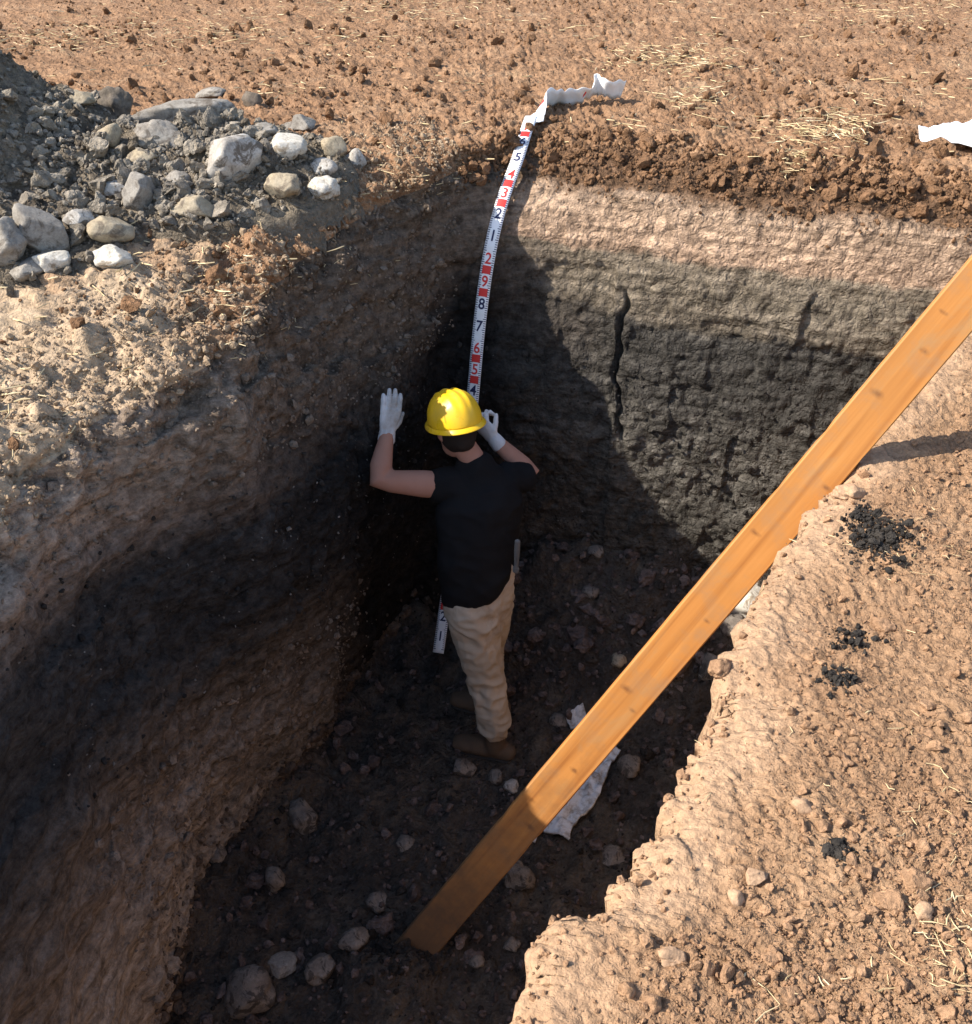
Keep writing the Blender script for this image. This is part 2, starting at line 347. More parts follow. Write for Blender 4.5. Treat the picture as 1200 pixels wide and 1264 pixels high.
# bank on the right, a lower bench that the photographer stands on
BPX = [(640,1264), (655,1200), (672,1142), (700,1128), (740,1110), (775,1075), (785,1050), (815,1025), (828,990), (840,960), (858,920), (868,895), (884,872), (880,848), (905,815), (918,770), (945,715), (962,675), (1000,630), (1050,585)]
def on_plane(a, b, z):
    d = ray(a, b); k = (z - CAM_H) / d.z; return (d.x * k, d.y * k)
BE = np.array([(-1.3,-1.7), (-.7,-1.2), (-.25,-.5), (-.06,.3), (.02,.75)] + [on_plane(a, b, -.60) for a, b in BPX] + [(1.5,3.2), (1.72,3.55), (1.9,4.2)])
BO = np.array([(0,-1), (.2,-1), (.5,-.86), (.85,-.52), (.9,-.42)] + [(.90 + .05 * k / 19, -.40 + .28 * k / 19) for k in range(20)] + [(.97,0), (.97,.1), (.97,.2)])
bw = [10, 12, 20, 40, 35] + [25] * 19 + [55, 30, 20]
bs = np.concatenate([np.linspace(i, i + 1, n, endpoint=False) for i, n in enumerate(bw)] + [[len(BE) - 1]])
e = np.stack([np.interp(bs, np.arange(len(BE)), BE[:, j]) for j in (0, 1)], -1)
o2 = np.stack([np.interp(bs, np.arange(len(BE)), BO[:, j]) for j in (0, 1)], -1)
ker = np.hanning(19)[1:-1]; ker /= ker.sum(); h = len(ker) // 2
e = np.stack([np.convolve(np.pad(e[:, j], h, mode='edge'), ker, 'valid') for j in (0, 1)], -1)
e3_ = np.stack([e[:, 0], e[:, 1], e[:, 0] * 0], -1)
ew = fbm(e3_, 9, 4) * .018 + .016 * np.round(fbm(e3_, 13, 2, off=4) * 2.2) / 2.2 + .01 * fbm(e3_, 40, 2)
e += np.stack([ew, -ew * .6], -1)
o2 /= np.linalg.norm(o2, axis=1)[:, None]
NB, NC = 345, 44
br = np.cumsum(np.concatenate([np.full(298, .006), .006 * 1.1 ** np.arange(1, 48)]))[::-1]
BP = np.zeros((len(bs), NB + NC, 3))
BP[:, :NB, :2] = e[:, None] + o2[:, None] * br[None, :, None]
def bank_z(x, y): return -.585 + .10 * sstep(2.3, 3.5, y) + .5 * sstep(2.3, 3.4, x) + .03 * (x - .8)
BP[:, :NB, 2] = bank_z(BP[:, :NB, 0], BP[:, :NB, 1]) - .035 * np.exp(-br / .03)[None]
cz = np.linspace(0, 1, NC)
BP[:, NB:, :2] = e[:, None] - o2[:, None] * (.035 * np.sin(cz * math.pi * .5) - .10 * cz)[None, :, None]
BP[:, NB:, 2] = (BP[:, NB - 1, 2])[:, None] - cz[None] * 2.35 - .006
BN = -grid_normals(BP)
if BN[len(bs) // 2, 50, 2] < 0: BN = -BN
Bf = BP.reshape(-1, 3); shp = BP.shape[:2]
edge = np.concatenate([1 - sstep(.06, .24, br + 0 * br), np.ones(NC)])[None] * np.ones((len(bs), 1))
edge = np.clip(edge + (.5 * fbm(Bf, 4, 2)).reshape(shp) * (edge > .02), 0, 1)
Db = (.028 * fbm(Bf, 2.2, 3)).reshape(shp) + (.019 * (billow(Bf, 24, 3) - .27) + .006 * fbm(Bf, 75, 2)).reshape(shp) * (1 - .75 * edge) + (.004 * fbm(Bf, 9, 4) + .004 * (billow(Bf, 20, 2) - .25)).reshape(shp) * edge
eu_ = Bf + .02 * np.stack([fbm(Bf, 9, 2, off=1), fbm(Bf, 9, 2, off=2), fbm(Bf, 9, 2, off=3)], -1)
eh_ = np.sin(np.floor(eu_[:, 0] * 17) * 127.1 + np.floor(eu_[:, 1] * 15) * 311.7) * 43758.5
Db += (.014 * (eh_ - np.floor(eh_) - .5)).reshape(shp) * edge
# broken lumps on the crest
Db += (.03 * np.clip(fbm(Bf, 7.5, 2, off=5), 0, 1)).reshape(shp) * np.concatenate([np.exp(-br / .05), np.ones(NC)])[None]
# curve the steep face
BP2 = BP + BN * Db[..., None]
bme = mesh_arrays('earth_bank', BP2, grid_faces(*shp)); attr(bme, 'pale', np.clip(edge * .9, 0, 1))
bank = link('earth_bank', bme, M['bank'], kind='structure')

# spoil heap on the left, its foot running out under the stones
hx = np.arange(-4.6, -.35, .016); hy = np.arange(2.4, 5.6, .016)
X, Y = np.meshgrid(hx, hy, indexing='ij')
HP = np.stack([X, Y, X * 0], -1).reshape(-1, 3)
r1 = np.hypot(X + 2.95, Y - 4.05) + (.12 * fbm(HP, 1.8, 3)).reshape(X.shape)
Z = 1.12 * (1 - r1 / 1.5)
Z = np.maximum(Z, .15 * (1 - (((X + 1.22) / .64) ** 2 + ((Y - 4.12) / .52) ** 2)) + .02)
Z = np.maximum(Z, .10 * (1 - (((X + 1.75) / .5) ** 2 + ((Y - 3.6) / .42) ** 2)) + .01)
Z = np.where(Z < 0, Z * 4, Z)
Z = Z + (.05 * fbm(HP, 3, 3) + .055 * (billow(HP, 9, 3) - .28) + .012 * fbm(HP, 40, 2)).reshape(X.shape) * sstep(-.2, .1, Z)
Z = Z + site(Y)
HG = np.stack([X, Y, Z], -1)
hf = grid_faces(*X.shape); hv = HG.reshape(-1, 3)[hf][:, 0]; hf = hf[hv[:, 0] < -.70 + (hv[:, 1] - 3.62) * .55]
hf = hf[(HG.reshape(-1, 3)[hf][:, :, 2].max(1) > site(HG.reshape(-1, 3)[hf][:, 0, 1]) - .2)]
heap = link('spoil_heap', mesh_arrays('spoil_heap', HG, hf), M['heap'], kind='structure')

# ------------------------------------------------------------ finding places on the terrain
bpy.context.view_layer.update(); DG = bpy.context.evaluated_depsgraph_get()
TERR = [ground, pit_wall, pit_floor, bank, heap]
def cast(org, d, objs=TERR):
    best = None
    for o in objs:
        ok, loc, nor, _ = o.ray_cast(org, d.normalized(), depsgraph=DG)
        if ok:
            k = (loc - org).length
            if best is None or k < best[0]: best = (k, loc, nor, o)
    return best
def hit(px, py): return cast(Vector((0, 0, CAM_H)), ray(px, py))
def drop(x, y, z=3.0): return cast(Vector((x, y, z)), Vector((0, 0, -1)))

# ------------------------------------------------------------ stones and loose soil
def ico(sub):
    bm = bmesh.new(); bmesh.ops.create_icosphere(bm, subdivisions=sub, radius=1)
    v = np.array([x.co[:] for x in bm.verts]); f = np.array([[q.index for q in p.verts] for p in bm.faces]); bm.free(); return v, f
ICO = {k: ico(k) for k in (1, 2, 3, 4)}
def rock_shape(sub, cuts, amp, seed, lo=.62, hi=.92):
    r = np.random.default_rng(seed); v = ICO[sub][0].copy()
    v *= (1 + amp * fbm(v, 1.1, 3, off=seed * 3.7))[:, None]
    for _ in range(cuts):
        n = r.normal(size=3); n /= np.linalg.norm(n); d = r.uniform(lo, hi)
        k = np.maximum(v @ n - d, 0); v -= k[:, None] * n * .93
    if sub >= 3: v *= (1 + .035 * fbm(v, 4.5, 3, off=seed))[:, None]
    return v / np.abs(v).max(0)
def euler_mats(n, r):
    q = r.normal(size=(n, 4)); q /= np.linalg.norm(q, axis=1)[:, None]; w_, x, y, z = q.T
    return np.stack([np.stack([1-2*(y*y+z*z), 2*(x*y-z*w_), 2*(x*z+y*w_)], -1), np.stack([2*(x*y+z*w_), 1-2*(x*x+z*z), 2*(y*z-x*w_)], -1),
                     np.stack([2*(x*z-y*w_), 2*(y*z+x*w_), 1-2*(x*x+y*y)], -1)], 1)
def scatter(name, pos, nor, size, mat, seed, sub=1, cuts=4, amp=.6, sink=.3, flat=.55, label=None, smooth=False, big=.022):
    r = np.random.default_rng(seed); VV, FF, SM, off = [], [], [], 0; nvar = 10
    for grade in (1, 2):
        sel = np.where(size < big)[0] if grade == 1 else np.where(size >= big)[0]
        lv = sub if grade == 1 else max(sub, 2) + (1 if size.max() > .03 and grade == 2 and len(sel) < 500 else 0)
        var = [rock_shape(lv, cuts + 2 * grade, amp, seed * 50 + k, .45, .9) for k in range(nvar)]
        which = r.integers(0, nvar, len(sel)); faces = ICO[lv][1]
        for k in range(nvar):
            ix = sel[which == k]
            if not len(ix): continue
            A = euler_mats(len(ix), r); s = size[ix, None] * r.uniform(flat, 1.2, (len(ix), 3))
            v = np.einsum('nij,nvj->nvi', A, var[k][None] * s[:, None])
            v += (pos[ix] + nor[ix] * (size[ix] * (1 - 2 * sink) * .8)[:, None])[:, None]
            VV.append(v.reshape(-1, 3)); FF.append((faces[None] + (off + np.arange(len(ix)) * v.shape[1])[:, None, None]).reshape(-1, 3)); off += v.shape[0] * v.shape[1]
    o = link(name, mesh_arrays(name, np.concatenate(VV), np.concatenate(FF), smooth), mat, kind='stuff')
    if label: o['label'] = label
    return o
def pick(Pg, Ng, wgt, n, seed):
    r = np.random.default_rng(seed); wv = np.clip(wgt, 0, None).ravel(); ix = r.choice(wv.size, n, p=wv / wv.sum())
    q = Pg.reshape(-1, 3)[ix].copy(); q[:, :2] += r.uniform(-.008, .008, (n, 2)); return q, Ng.reshape(-1, 3)[ix]
def sizes(n, lo, hi, seed, p=2.6):
    r = np.random.default_rng(seed); u = r.uniform(0, 1, n); return lo * (1 - u * (1 - (lo / hi) ** p)) ** (-1 / p)
def area(Pg):
    du = np.linalg.norm(np.gradient(Pg, axis=0), axis=-1); dv = np.linalg.norm(np.gradient(Pg, axis=1), axis=-1); return du * dv
def vis(Pg, m=1.25):      # how large a place shows from the photographer's side
    x, y, z = Pg[..., 0], Pg[..., 1], Pg[..., 2] - CAM_H
    f = y * CP - z * SP; fm = np.maximum(f, .1); vv_ = (-z * CP - y * SP) / fm; inx = (np.abs(x / fm) < .49 * m) & (np.abs(vv_) < .515 * m) & (f > .3)
    return inx / np.maximum(f, .6) ** 1.6

G2, GN = P2[:, :SPL], N[:, :SPL]
patch = sstep(-.25, .45, fbm(G2.reshape(-1, 3), .9, 3, off=8).reshape(G2.shape[:2]))
nl = np.exp(-np.clip(G2[..., 1] - 2.9, 0, 9) / .25) * (G2[..., 0] < -.7)
wg = area(G2) * vis(G2) * (.25 + patch) * (1 - .93 * nl)
q, n = pick(G2, GN, wg, 19000, 11); scatter('soil_clods', q, n, sizes(19000, .006, .048, 12, 2.0), M['clod_brown'], 13, label='loose brown clods scattered over the ploughed field')
wl = area(P2) * (col > 8.1) * (col < 13) * np.exp(-((depth - .075) / .075) ** 2) * isw
q, n = pick(P2, N, wl, 5200, 14); scatter('soil_clods', q, n, sizes(5200, .005, .04, 15, 2.1), M['clod_brown'], 16, sub=1, label='brown clods in the plough layer along the top of the pit wall')
wl = area(P2) * (col < 8.2) * (col > 1.5) * np.exp(-((rimz - P2[..., 2]) / .07) ** 2)
wl[:, :NOUT] = (area(P2) * vis(P2) * .35)[:, :NOUT] * ((rr < 1.3)[None] * (P2[:, :NOUT, 1] < 3.1)) + wl[:, :NOUT] * (rr < .5)[None]
q, n = pick(P2, N, wl, 12000, 17); scatter('soil_clods', q, n, sizes(12000, .003, .02, 18, 2.4), M['clod_pale'], 19, label='pale crumbs of soil along the left rim')
wl = area(P2) * isw * (depth > .8) * (depth < 1.5 + 2 * (col > 8.3)) * (col > 2) * (col < 13) * (-P2[..., 2] < 2.5)
q, n = pick(P2, N, wl, 2600, 20); scatter('wall_crumbs', q, n, sizes(2600, .005, .022, 21), M['clod_dark'], 22, sink=.45, label='dark crumbs clinging to the pit walls')
wl = area(P2) * isw * (col < 8.2) * (col > 2) * ((depth < .8) + (depth > 1.6)) * (1 - corner) * (rimz - P2[..., 2] > .08) * (-P2[..., 2] < 2.5)
q, n = pick(P2, N, wl, 3600, 57); scatter('wall_crumbs', q, n, sizes(3600, .004, .024, 58, 2.2), M['clod_wall'], 59, sink=.42, label='brown crumbs clinging to the left pit wall')
wl = area(P2) * isw * (depth > .85) * (col > 2) * (col < 13) * (-P2[..., 2] < 2.55) * (.15 + leftm)
q, n = pick(P2, N, wl * (1 - .8 * corner), 600, 23); scatter('pale_chips', q, n, sizes(600, .003, .012, 24), M['chip'], 25, sink=.42, flat=.35, label='small pale chips in the dark pit walls')
wf = np.ones(FG.shape[:2]) * vis(FG) * (FG[..., 1] > 1.5)
FN = np.zeros_like(FG); FN[..., 2] = 1
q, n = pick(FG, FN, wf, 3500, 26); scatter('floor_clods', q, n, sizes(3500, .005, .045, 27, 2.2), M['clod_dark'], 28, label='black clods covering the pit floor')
q, n = pick(FG, FN, wf, 4200, 29); scatter('floor_gravel', q, n, sizes(4200, .007, .05, 30, 2.1), M['clod_talus'], 31, flat=.5, label='small dirty stones strewn over the pit floor')
wl = area(P2) * isw * (col > 2) * (col < 13) * np.exp(-((P2[..., 2] + 2.33 - .35 * sstep(8.5, 10, col)) / .10) ** 2)
q, n = pick(P2, N, wl, 1500, 54); scatter('wall_foot_rubble', q, n, sizes(1500, .008, .05, 55, 2.0), M['clod_foot'], 56, label='brown rubble along the foot of the pit walls')
wt = sstep(3.35, 3.7, FG[..., 1] + .2 * FG[..., 0]) * sstep(-.2, .2, FG[..., 0]) * vis(FG)
q, n = pick(FG, FN, wt, 1300, 61); scatter('talus_rubble', q, n, sizes(1300, .010, .075, 62, 1.9), M['clod_talus'], 63, label='reddish grey rubble heaped at the foot of the back wall')
B2, B2N = BP2[:, :NB], BN[:, :NB]
bp = sstep(-.35, .4, fbm(B2.reshape(-1, 3), 1.6, 3, off=4).reshape(B2.shape[:2])) * sstep(.10, .34, br)[None]
wb = area(B2) * vis(B2) * (.04 + .22 * sstep(.08, .3, br)[None] + bp)
q, n = pick(B2, B2N, wb, 19000, 32); scatter('bank_crumbs', q, n, sizes(19000, .0017, .012, 33, 2.2), M['clod_bank'], 34, label='fine tan crumbs over the bank')
q, n = pick(B2, B2N, wb, 300, 35); scatter('bank_clods', q, n, sizes(300, .010, .020, 36), M['clod_bank'], 37, sub=2, cuts=3, big=.0, label='rounded tan clods over the bank')
wh = sstep(-.02, .06, HG[..., 2] - site(HG[..., 1])) * vis(HG); HN = -grid_normals(HG); HN *= np.sign(HN[..., 2:3])
q, n = pick(HG, HN, wh, 4200, 38); scatter('heap_crumbs', q, n, sizes(4200, .004, .024, 39, 2.4), M['heap'], 40, label='grey lumps over the spoil heap')
wp = wh * np.exp(-(((HG[..., 0] + 1.3) / .7) ** 2 + ((HG[..., 1] - 3.95) / .55) ** 2))
q, n = pick(HG, HN, wp, 2800, 41); scatter('gravel', q, n, sizes(2800, .007, .05, 42, 2.0), M['rubble'], 43, label='grey gravel between the dug out stones')
wc = area(B2) * vis(B2) * np.exp(-br / .035)[None]
q, n = pick(B2, B2N, wc, 320, 64); scatter('crest_clods', q, n, sizes(320, .004, .018, 65, 2.0), M['clod_bank'], 66, cuts=6, sink=.42, big=.012, label='broken tan lumps along the crest of the bank')
for k, (cx_, cy_, sp, cnt) in enumerate([(1085, 668, 22, 420), (1062, 640, 10, 110), (1050, 790, 14, 110), (1036, 838, 12, 90), (1035, 1050, 12, 70), (500, 1172, 30, 150)]):
    r = np.random.default_rng(60 + k); qs = []
    for _ in range(cnt):
        hh = hit(cx_ + r.normal() * sp, cy_ + r.normal() * sp * .62)
        if hh: qs.append(hh[1])
    q = np.array([v[:] for v in qs]); sz = sizes(len(q), .003, .019, 70 + k, 2.0) * (1 if k < 5 else 2.2); q[:, 2] += np.random.default_rng(k).uniform(0, .02, len(q)) * (k < 2)
    scatter('dark_soil_lumps', q, np.tile([0, 0, 1.], (len(q), 1)), sz, M['clod_dark'], 80 + k, label='black soil lumps spilled on the tan bank' if k < 5 else 'dark clods heaped round the foot of the plank')

# straw
def straw(name, pts, lens, seed, label, rad=.0016, lift=.006):
    r = np.random.default_rng(seed); VV, FF = [], []
    for (p, L) in zip(pts, lens):
        a = r.uniform(0, 2 * math.pi); d = np.array([math.cos(a), math.sin(a), r.normal() * .13]); d /= np.linalg.norm(d)
        s1 = np.cross(d, [0, 0, 1]); s1 /= np.linalg.norm(s1); s2 = np.cross(s1, d); bend = r.normal() * L * .12
        base = len(VV) * 12
        rows = []
        for t_, ww in ((-.5, .8), (0, 1), (.5, .6)):
            c = np.array(p) + d * L * t_ + s1 * bend * (1 - 4 * t_ * t_) + np.array([0, 0, lift + abs(r.normal()) * .002])
            w1 = rad * ww * r.uniform(.8, 1.8); rows += [c + s1 * w1, c + s2 * w1, c - s1 * w1, c - s2 * w1]
        VV.append(rows)
        for g in (0, 4):
            for k in range(4): FF.append([base + g + k, base + g + (k + 1) % 4, base + g + 4 + (k + 1) % 4, base + g + 4 + k])
    link(name, mesh_arrays(name, np.array(VV).reshape(-1, 3), FF, False), M['straw'], kind='stuff')['label'] = label
sp_ = sstep(.0, .5, fbm(G2.reshape(-1, 3) * np.array([.5, 1, 1]), 1.3, 3, off=21).reshape(G2.shape[:2]))
q, n = pick(G2, GN, area(G2) * vis(G2) * (.12 + sp_), 1900, 44); straw('straw', q, sizes(1900, .035, .16, 45, 2), 46, 'dry straw strewn over the ploughed field', .0022, .012)
qs, r = [], np.random.default_rng(47)
for cx_, cy_, sx_, sy_, cnt in [(830, 75, 44, 10, 200), (1020, 165, 36, 14, 170), (985, 192, 13, 18, 60), (860, 125, 25, 7, 60), (240, 42, 90, 14, 220), (500, 14, 60, 10, 130), (60, 52, 50, 8, 110), (1100, 18, 50, 10, 110)]:
    for _ in range(cnt):
        hh = hit(cx_ + r.normal() * sx_, max(1, cy_ + r.normal() * sy_))
        if hh: qs.append(hh[1][:])
straw('straw', qs, sizes(len(qs), .03, .12, 48, 1.5), 49, 'small heaps of straw on the field', .0016, .022)
qs = []
for cx_, cy_, sx_, sy_, cnt in [(1180, 1160, 26, 45, 60), (1125, 1000, 12, 14, 4), (1085, 650, 40, 26, 14), (1150, 670, 40, 40, 12), (1180, 1000, 14, 50, 8), (970, 1225, 30, 12, 7), (1060, 1220, 20, 20, 5), (980, 690, 60, 30, 7), (840, 840, 40, 60, 5), (1100, 880, 70, 80, 14)]:
    for _ in range(cnt):
        hh = hit(cx_ + r.normal() * sx_, cy_ + r.normal() * sy_)
        if hh and hh[3] is bank: qs.append(hh[1][:])
straw('straw', qs, sizes(len(qs), .02, .075, 50, 2), 51, 'short bits of straw on the tan bank', .0010, .004)
qs = []
for cx_, cy_, sx_, sy_, cnt in [(510, 215, 40, 14, 30), (310, 400, 40, 20, 22), (300, 345, 40, 12, 14), (250, 300, 60, 15, 12), (430, 330, 30, 20, 8)]:
    for _ in range(cnt):
        hh = hit(cx_ + r.normal() * sx_, cy_ + r.normal() * sy_)
        if hh: qs.append(hh[1][:])
straw('straw', qs, sizes(len(qs), .03, .11, 52, 2), 53, 'straw and roots along the left rim', .0014, .006)

def stone(px, py, wpx, hpx, mat, label, seed, cuts=7, amp=.35, sink=.22, group=None, rot=None, name='stone', d=None, on=None):
    hh = cast(Vector((0, 0, CAM_H)), ray(px, py + hpx * .32), on or TERR)
    loc, f = hh[1], (hh[1].y * CP - (hh[1].z - CAM_H) * SP)
    k_ = 1.12 if on is None and group == gp else 1.0; sx = wpx * k_ / F_PX * f / 2; sz = hpx / F_PX * f / 2 * .95; sy = d or min(max(sx, sz) * .85, sx * 1.2)
    v = rock_shape(4 if wpx > 32 else 3, cuts, amp, seed, .6, .9)
    me = mesh_arrays('stone', v * np.array([sx, sy, sz]), ICO[4 if wpx > 32 else 3][1])
    o = link(name, me, M[mat], label=label, cat='stone', group=group)
    o.location = (loc.x, loc.y + sy * .35, loc.z + sz * (1 - 2 * sink)); o.rotation_euler = (random.uniform(-.12, .12), rot if rot is not None else random.uniform(-.15, .15), random.uniform(-.5, .5))
    return o
gp = 'dug out stones at the foot of the spoil heap'
PILE = [
 (224, 138, 122, 36, 'st_grey', 'long flat grey slab stone lying across the back of the stone pile', 5, .3),
 (284, 192, 82, 66, 'st_pale', 'largest pale mottled boulder, in the middle of the stone pile', 8, .3),
 (353, 179, 50, 36, 'st_white', 'smooth rounded white stone just right of the largest pale boulder', 3, .2),
 (347, 228, 50, 36, 'st_tan', 'tan rounded stone below the smooth white stone', 5, .25),
 (398, 231, 38, 34, 'st_white', 'white blocky stone at the pit side front of the pile', 6, .25),
 (441, 196, 30, 38, 'st_pale', 'blue-grey angular stone, rightmost of the pile', 9, .3),
 (411, 181, 30, 30, 'st_tan', 'small upright tan stone behind the two right-hand stones', 5, .25),
 (400, 205, 32, 26, 'st_pale', 'small pale stone wedged between tan and angular grey stones', 6, .25),
 (177, 194, 40, 24, 'st_tan', 'small tan stone under the left end of the long slab', 6, .3),
 (133, 165, 30, 40, 'st_tan', 'tilted elongated tan stone left of the long slab', 5, .3),
 (240, 254, 48, 38, 'st_tan', 'cream stone half stained black, below the largest boulder', 8, .35),
 (170, 236, 38, 58, 'st_grey', 'tall grey stone standing left of the stained cream stone', 7, .3),
 (138, 232, 34, 22, 'st_pale', 'flat pale grey stone left of the tall grey stone', 5, .25),
 (134, 281, 52, 38, 'st_tan', 'brown square-edged stone above the white front stone', 8, .25),
 (96, 268, 34, 30, 'st_pale', 'small cream stone between the grey boulders and the brown square one', 8, .3),
 (138, 317, 48, 36, 'st_white', 'white flat-topped stone in front of the brown square stone', 6, .25),
 (65, 320, 40, 36, 'st_white', 'white angular stone at the front beside a grey one', 8, .25),
 (34, 331, 44, 32, 'st_grey', 'smooth grey stone at the very front left of the pile', 4, .2),
 (50, 283, 66, 76, 'st_grey', 'big grey-brown boulder at the left beside the spoil slope', 6, .3),
 (6, 292, 52, 64, 'st_grey', 'grey boulder cut off by the left edge of the photo', 6, .3),
 (96, 122, 36, 22, 'st_tan', 'tan stone at the far back left of the pile', 5, .25),
 (144, 126, 44, 46, 'st_dark', 'dark brown earthy lump behind the tilted tan stone', 5, .4),
 (262, 115, 40, 16, 'st_grey', 'thin grey stone behind the right end of the slab', 5, .25),
 (312, 121, 26, 22, 'st_dark', 'dark lump at the back right end of the slab', 6, .4),
 (219, 220, 30, 22, 'st_grey', 'small grey stone left of the largest boulder', 6, .3),
 (374, 152, 46, 26, 'st_grey', 'earth-covered grey stone behind the smooth white stone', 6, .45),
 (330, 160, 34, 20, 'st_grey', 'low grey stone between slab and earth-covered stone', 6, .35),
 (195, 168, 60, 44, 'st_grey', 'grey crumbly lump right under the long slab', 6, .45),
]
PILE.sort(key=lambda s: -s[1])
for k, (a, b, c, d, m, lab, cu, am) in enumerate(PILE): stone(a, b, c, d, m, lab, 200 + k, cu + 3, am, sink=.3, group=gp, rot=(-.06 if c > 110 else (.9 if (a, b) == (133, 165) else None)), d=(.09 if c > 110 else None))
gb = 'clods and stones lying on the tan bank'
BANK = [
 (990, 992, 32, 28, 'tan round stone casting a dark shadow in mid bank', 4), (1134, 1086, 44, 30, 'dusty angular stone, upper one of the trio near the right edge', 8),
 (1098, 1112, 40, 34, 'flat dusty stone, left one of the trio near the right edge', 6), (1140, 1124, 28, 28, 'rounded stone with a dark right side, lowest of the trio', 5),
 (806, 1234, 26, 34, 'upright clod at the bottom of the bank beside its twin', 5), (776, 1218, 26, 30, 'clod left of the upright one at the bottom of the bank', 5),
 (910, 1105, 24, 24, 'small round stone half sunk in the lower bank', 4), (1044, 938, 22, 18, 'small greenish tan stone by crossed straws', 4),
 (1068, 1074, 34, 24, 'low dusty clod left of the stone trio', 6), (932, 1080, 34, 22, 'flat clod in the middle of the lower bank', 5),
 (975, 1228, 34, 24, 'broad clod near the bottom edge beside straw bits', 5), (952, 1180, 22, 26, 'clod with dark crumbs right of it, low on the bank', 5),
 (831, 1180, 40, 26, 'wide cracked clod low on the bank near the crest', 7), (1016, 1018, 18, 16, 'pebble beside the mid bank stone', 4),
 (1090, 770, 34, 22, 'dusty stone below the upper black soil patch', 6), (1050, 606, 40, 26, 'brown clod beside the timber at the bank top', 6),
 (1148, 905, 22, 16, 'small clod at right by fine crumbs', 5), (890, 820, 34, 30, 'brown clod on the crest under the timber', 6),
]
for k, (a, b, c, d, lab, cu) in enumerate(BANK): stone(a, b, c, d, 'clod_bank' if k % 3 else 'st_dusty', lab, 300 + k, cu + 5, .55, sink=.4, group=gb)
gf = 'stones on the pit floor'
FLOOR = [
 (305, 1222, 76, 66, 'st_pit', 'largest rounded stone at the lower left of the pit floor', 6), (640, 1080, 46, 40, 'st_pit', 'pale wedge-shaped stone right of the foot of the timber', 7),
 (632, 970, 22, 20, 'st_pale', 'small pale cube-like stone in front of the boot', 6), (613, 957, 24, 22, 'st_pit', 'small reddish stone next to the pale cube-like one', 6),
 (570, 947, 36, 24, 'st_pit', 'speckled low stone under the boot toe', 6), (436, 1158, 42, 40, 'st_pit', 'round dirty stone left of the timber foot', 5),
 (396, 1190, 42, 48, 'st_pit', 'tall dirty stone near the bottom left of the floor', 6), (466, 1112, 32, 26, 'st_pit', 'flat-topped stone above the round dirty one', 5),
 (662, 1186, 32, 26, 'st_pit', 'small pale stone below the wedge-shaped one', 7), (632, 1166, 24, 18, 'st_pit', 'small stone left of the pale one below the timber', 6),
 (756, 1057, 36, 22, 'st_pit', 'flat stone close to the bank wall', 6), (778, 942, 32, 38, 'st_pit', 'round dark stone right of the white ribbed strip', 5),
 (882, 822, 44, 42, 'st_pit', 'square dark boulder under the bank crest at the back', 8), (766, 815, 24, 20, 'st_tan', 'small yellowish stone against the upper side of the timber', 5),
 (928, 735, 62, 70, 'st_white', 'sunlit white block at the foot of the back wall', 9), (345, 1192, 44, 22, 'st_grey', 'bluish flat stone between the largest and the tall one', 5),
 (340, 1082, 26, 40, 'st_pit', 'narrow upright stone by the undercut left wall', 5), (690, 888, 26, 18, 'st_pit', 'grey stone beside the timber right of the boot', 6),
 (728, 730, 24, 22, 'st_pit', 'pale pointed stone on the slope behind the person', 7), (735, 680, 24, 16, 'st_pit', 'small stone high on the slope behind the person', 6),
 (270, 1052, 24, 40, 'st_pit', 'dark stone under the left wall edge', 5), (500, 1040, 28, 16, 'st_pit', 'thin pale stone in the middle of the floor', 6),
 (590, 1185, 24, 20, 'st_pit', 'small stone below the foot of the timber', 6), (905, 770, 40, 36, 'st_pit', 'grey stone in front of the sunlit white block', 7),
]
for k, (a, b, c, d, m, lab, cu) in enumerate(FLOOR): stone(a, b, c, d, m, lab, 400 + k, cu, .35, sink=.3, group=gf, on=[pit_floor, pit_wall])
stone(372, 1000, 40, 56, 'st_pit', 'stone sticking out of the foot of the left wall', 431, 6, .3, sink=.45, group=gf)

# ------------------------------------------------------------ timber plank
t = NT('planed_pine')
co = t.n('ShaderNodeTexCoord').outputs['Object']
mp = t.n('ShaderNodeMapping'); mp.inputs['Scale'].default_value = (26, 26, .9); t.l(co, mp.inputs[0])
ring = t.n('ShaderNodeTexNoise'); ring.inputs['Scale'].default_value = 1.0; ring.inputs['Detail'].default_value = 5; ring.inputs['Distortion'].default_value = .6; t.l(mp.outputs[0], ring.inputs['Vector'])
c = t.ramp(ring.outputs['Fac'], [(.3, (.29, .108, .024)), (.47, (.42, .175, .042)), (.6, (.47, .21, .056)), (.72, (.33, .125, .029))])
mp2 = t.n('ShaderNodeMapping'); mp2.inputs['Scale'].default_value = (3, 3, 1.3); t.l(co, mp2.inputs[0])
c = t.mix(t.ramp(t.noise(2.0, 5, .6, mp2.outputs[0]), [(.42, (0, 0, 0)), (.75, (1, 1, 1))]), c, (.36, .155, .04))
KN = [(-.03, 2.62, .016), (.03, .72, .014), (.012, 3.30, .014), (-.035, 2.92, .010), (.0, 2.80, .012), (.05, 2.30, .011), (-.04, 2.05, .012), (.03, 1.72, .010), (-.03, 1.36, .016), (.04, 1.31, .011), (.02, 1.0, .012)]
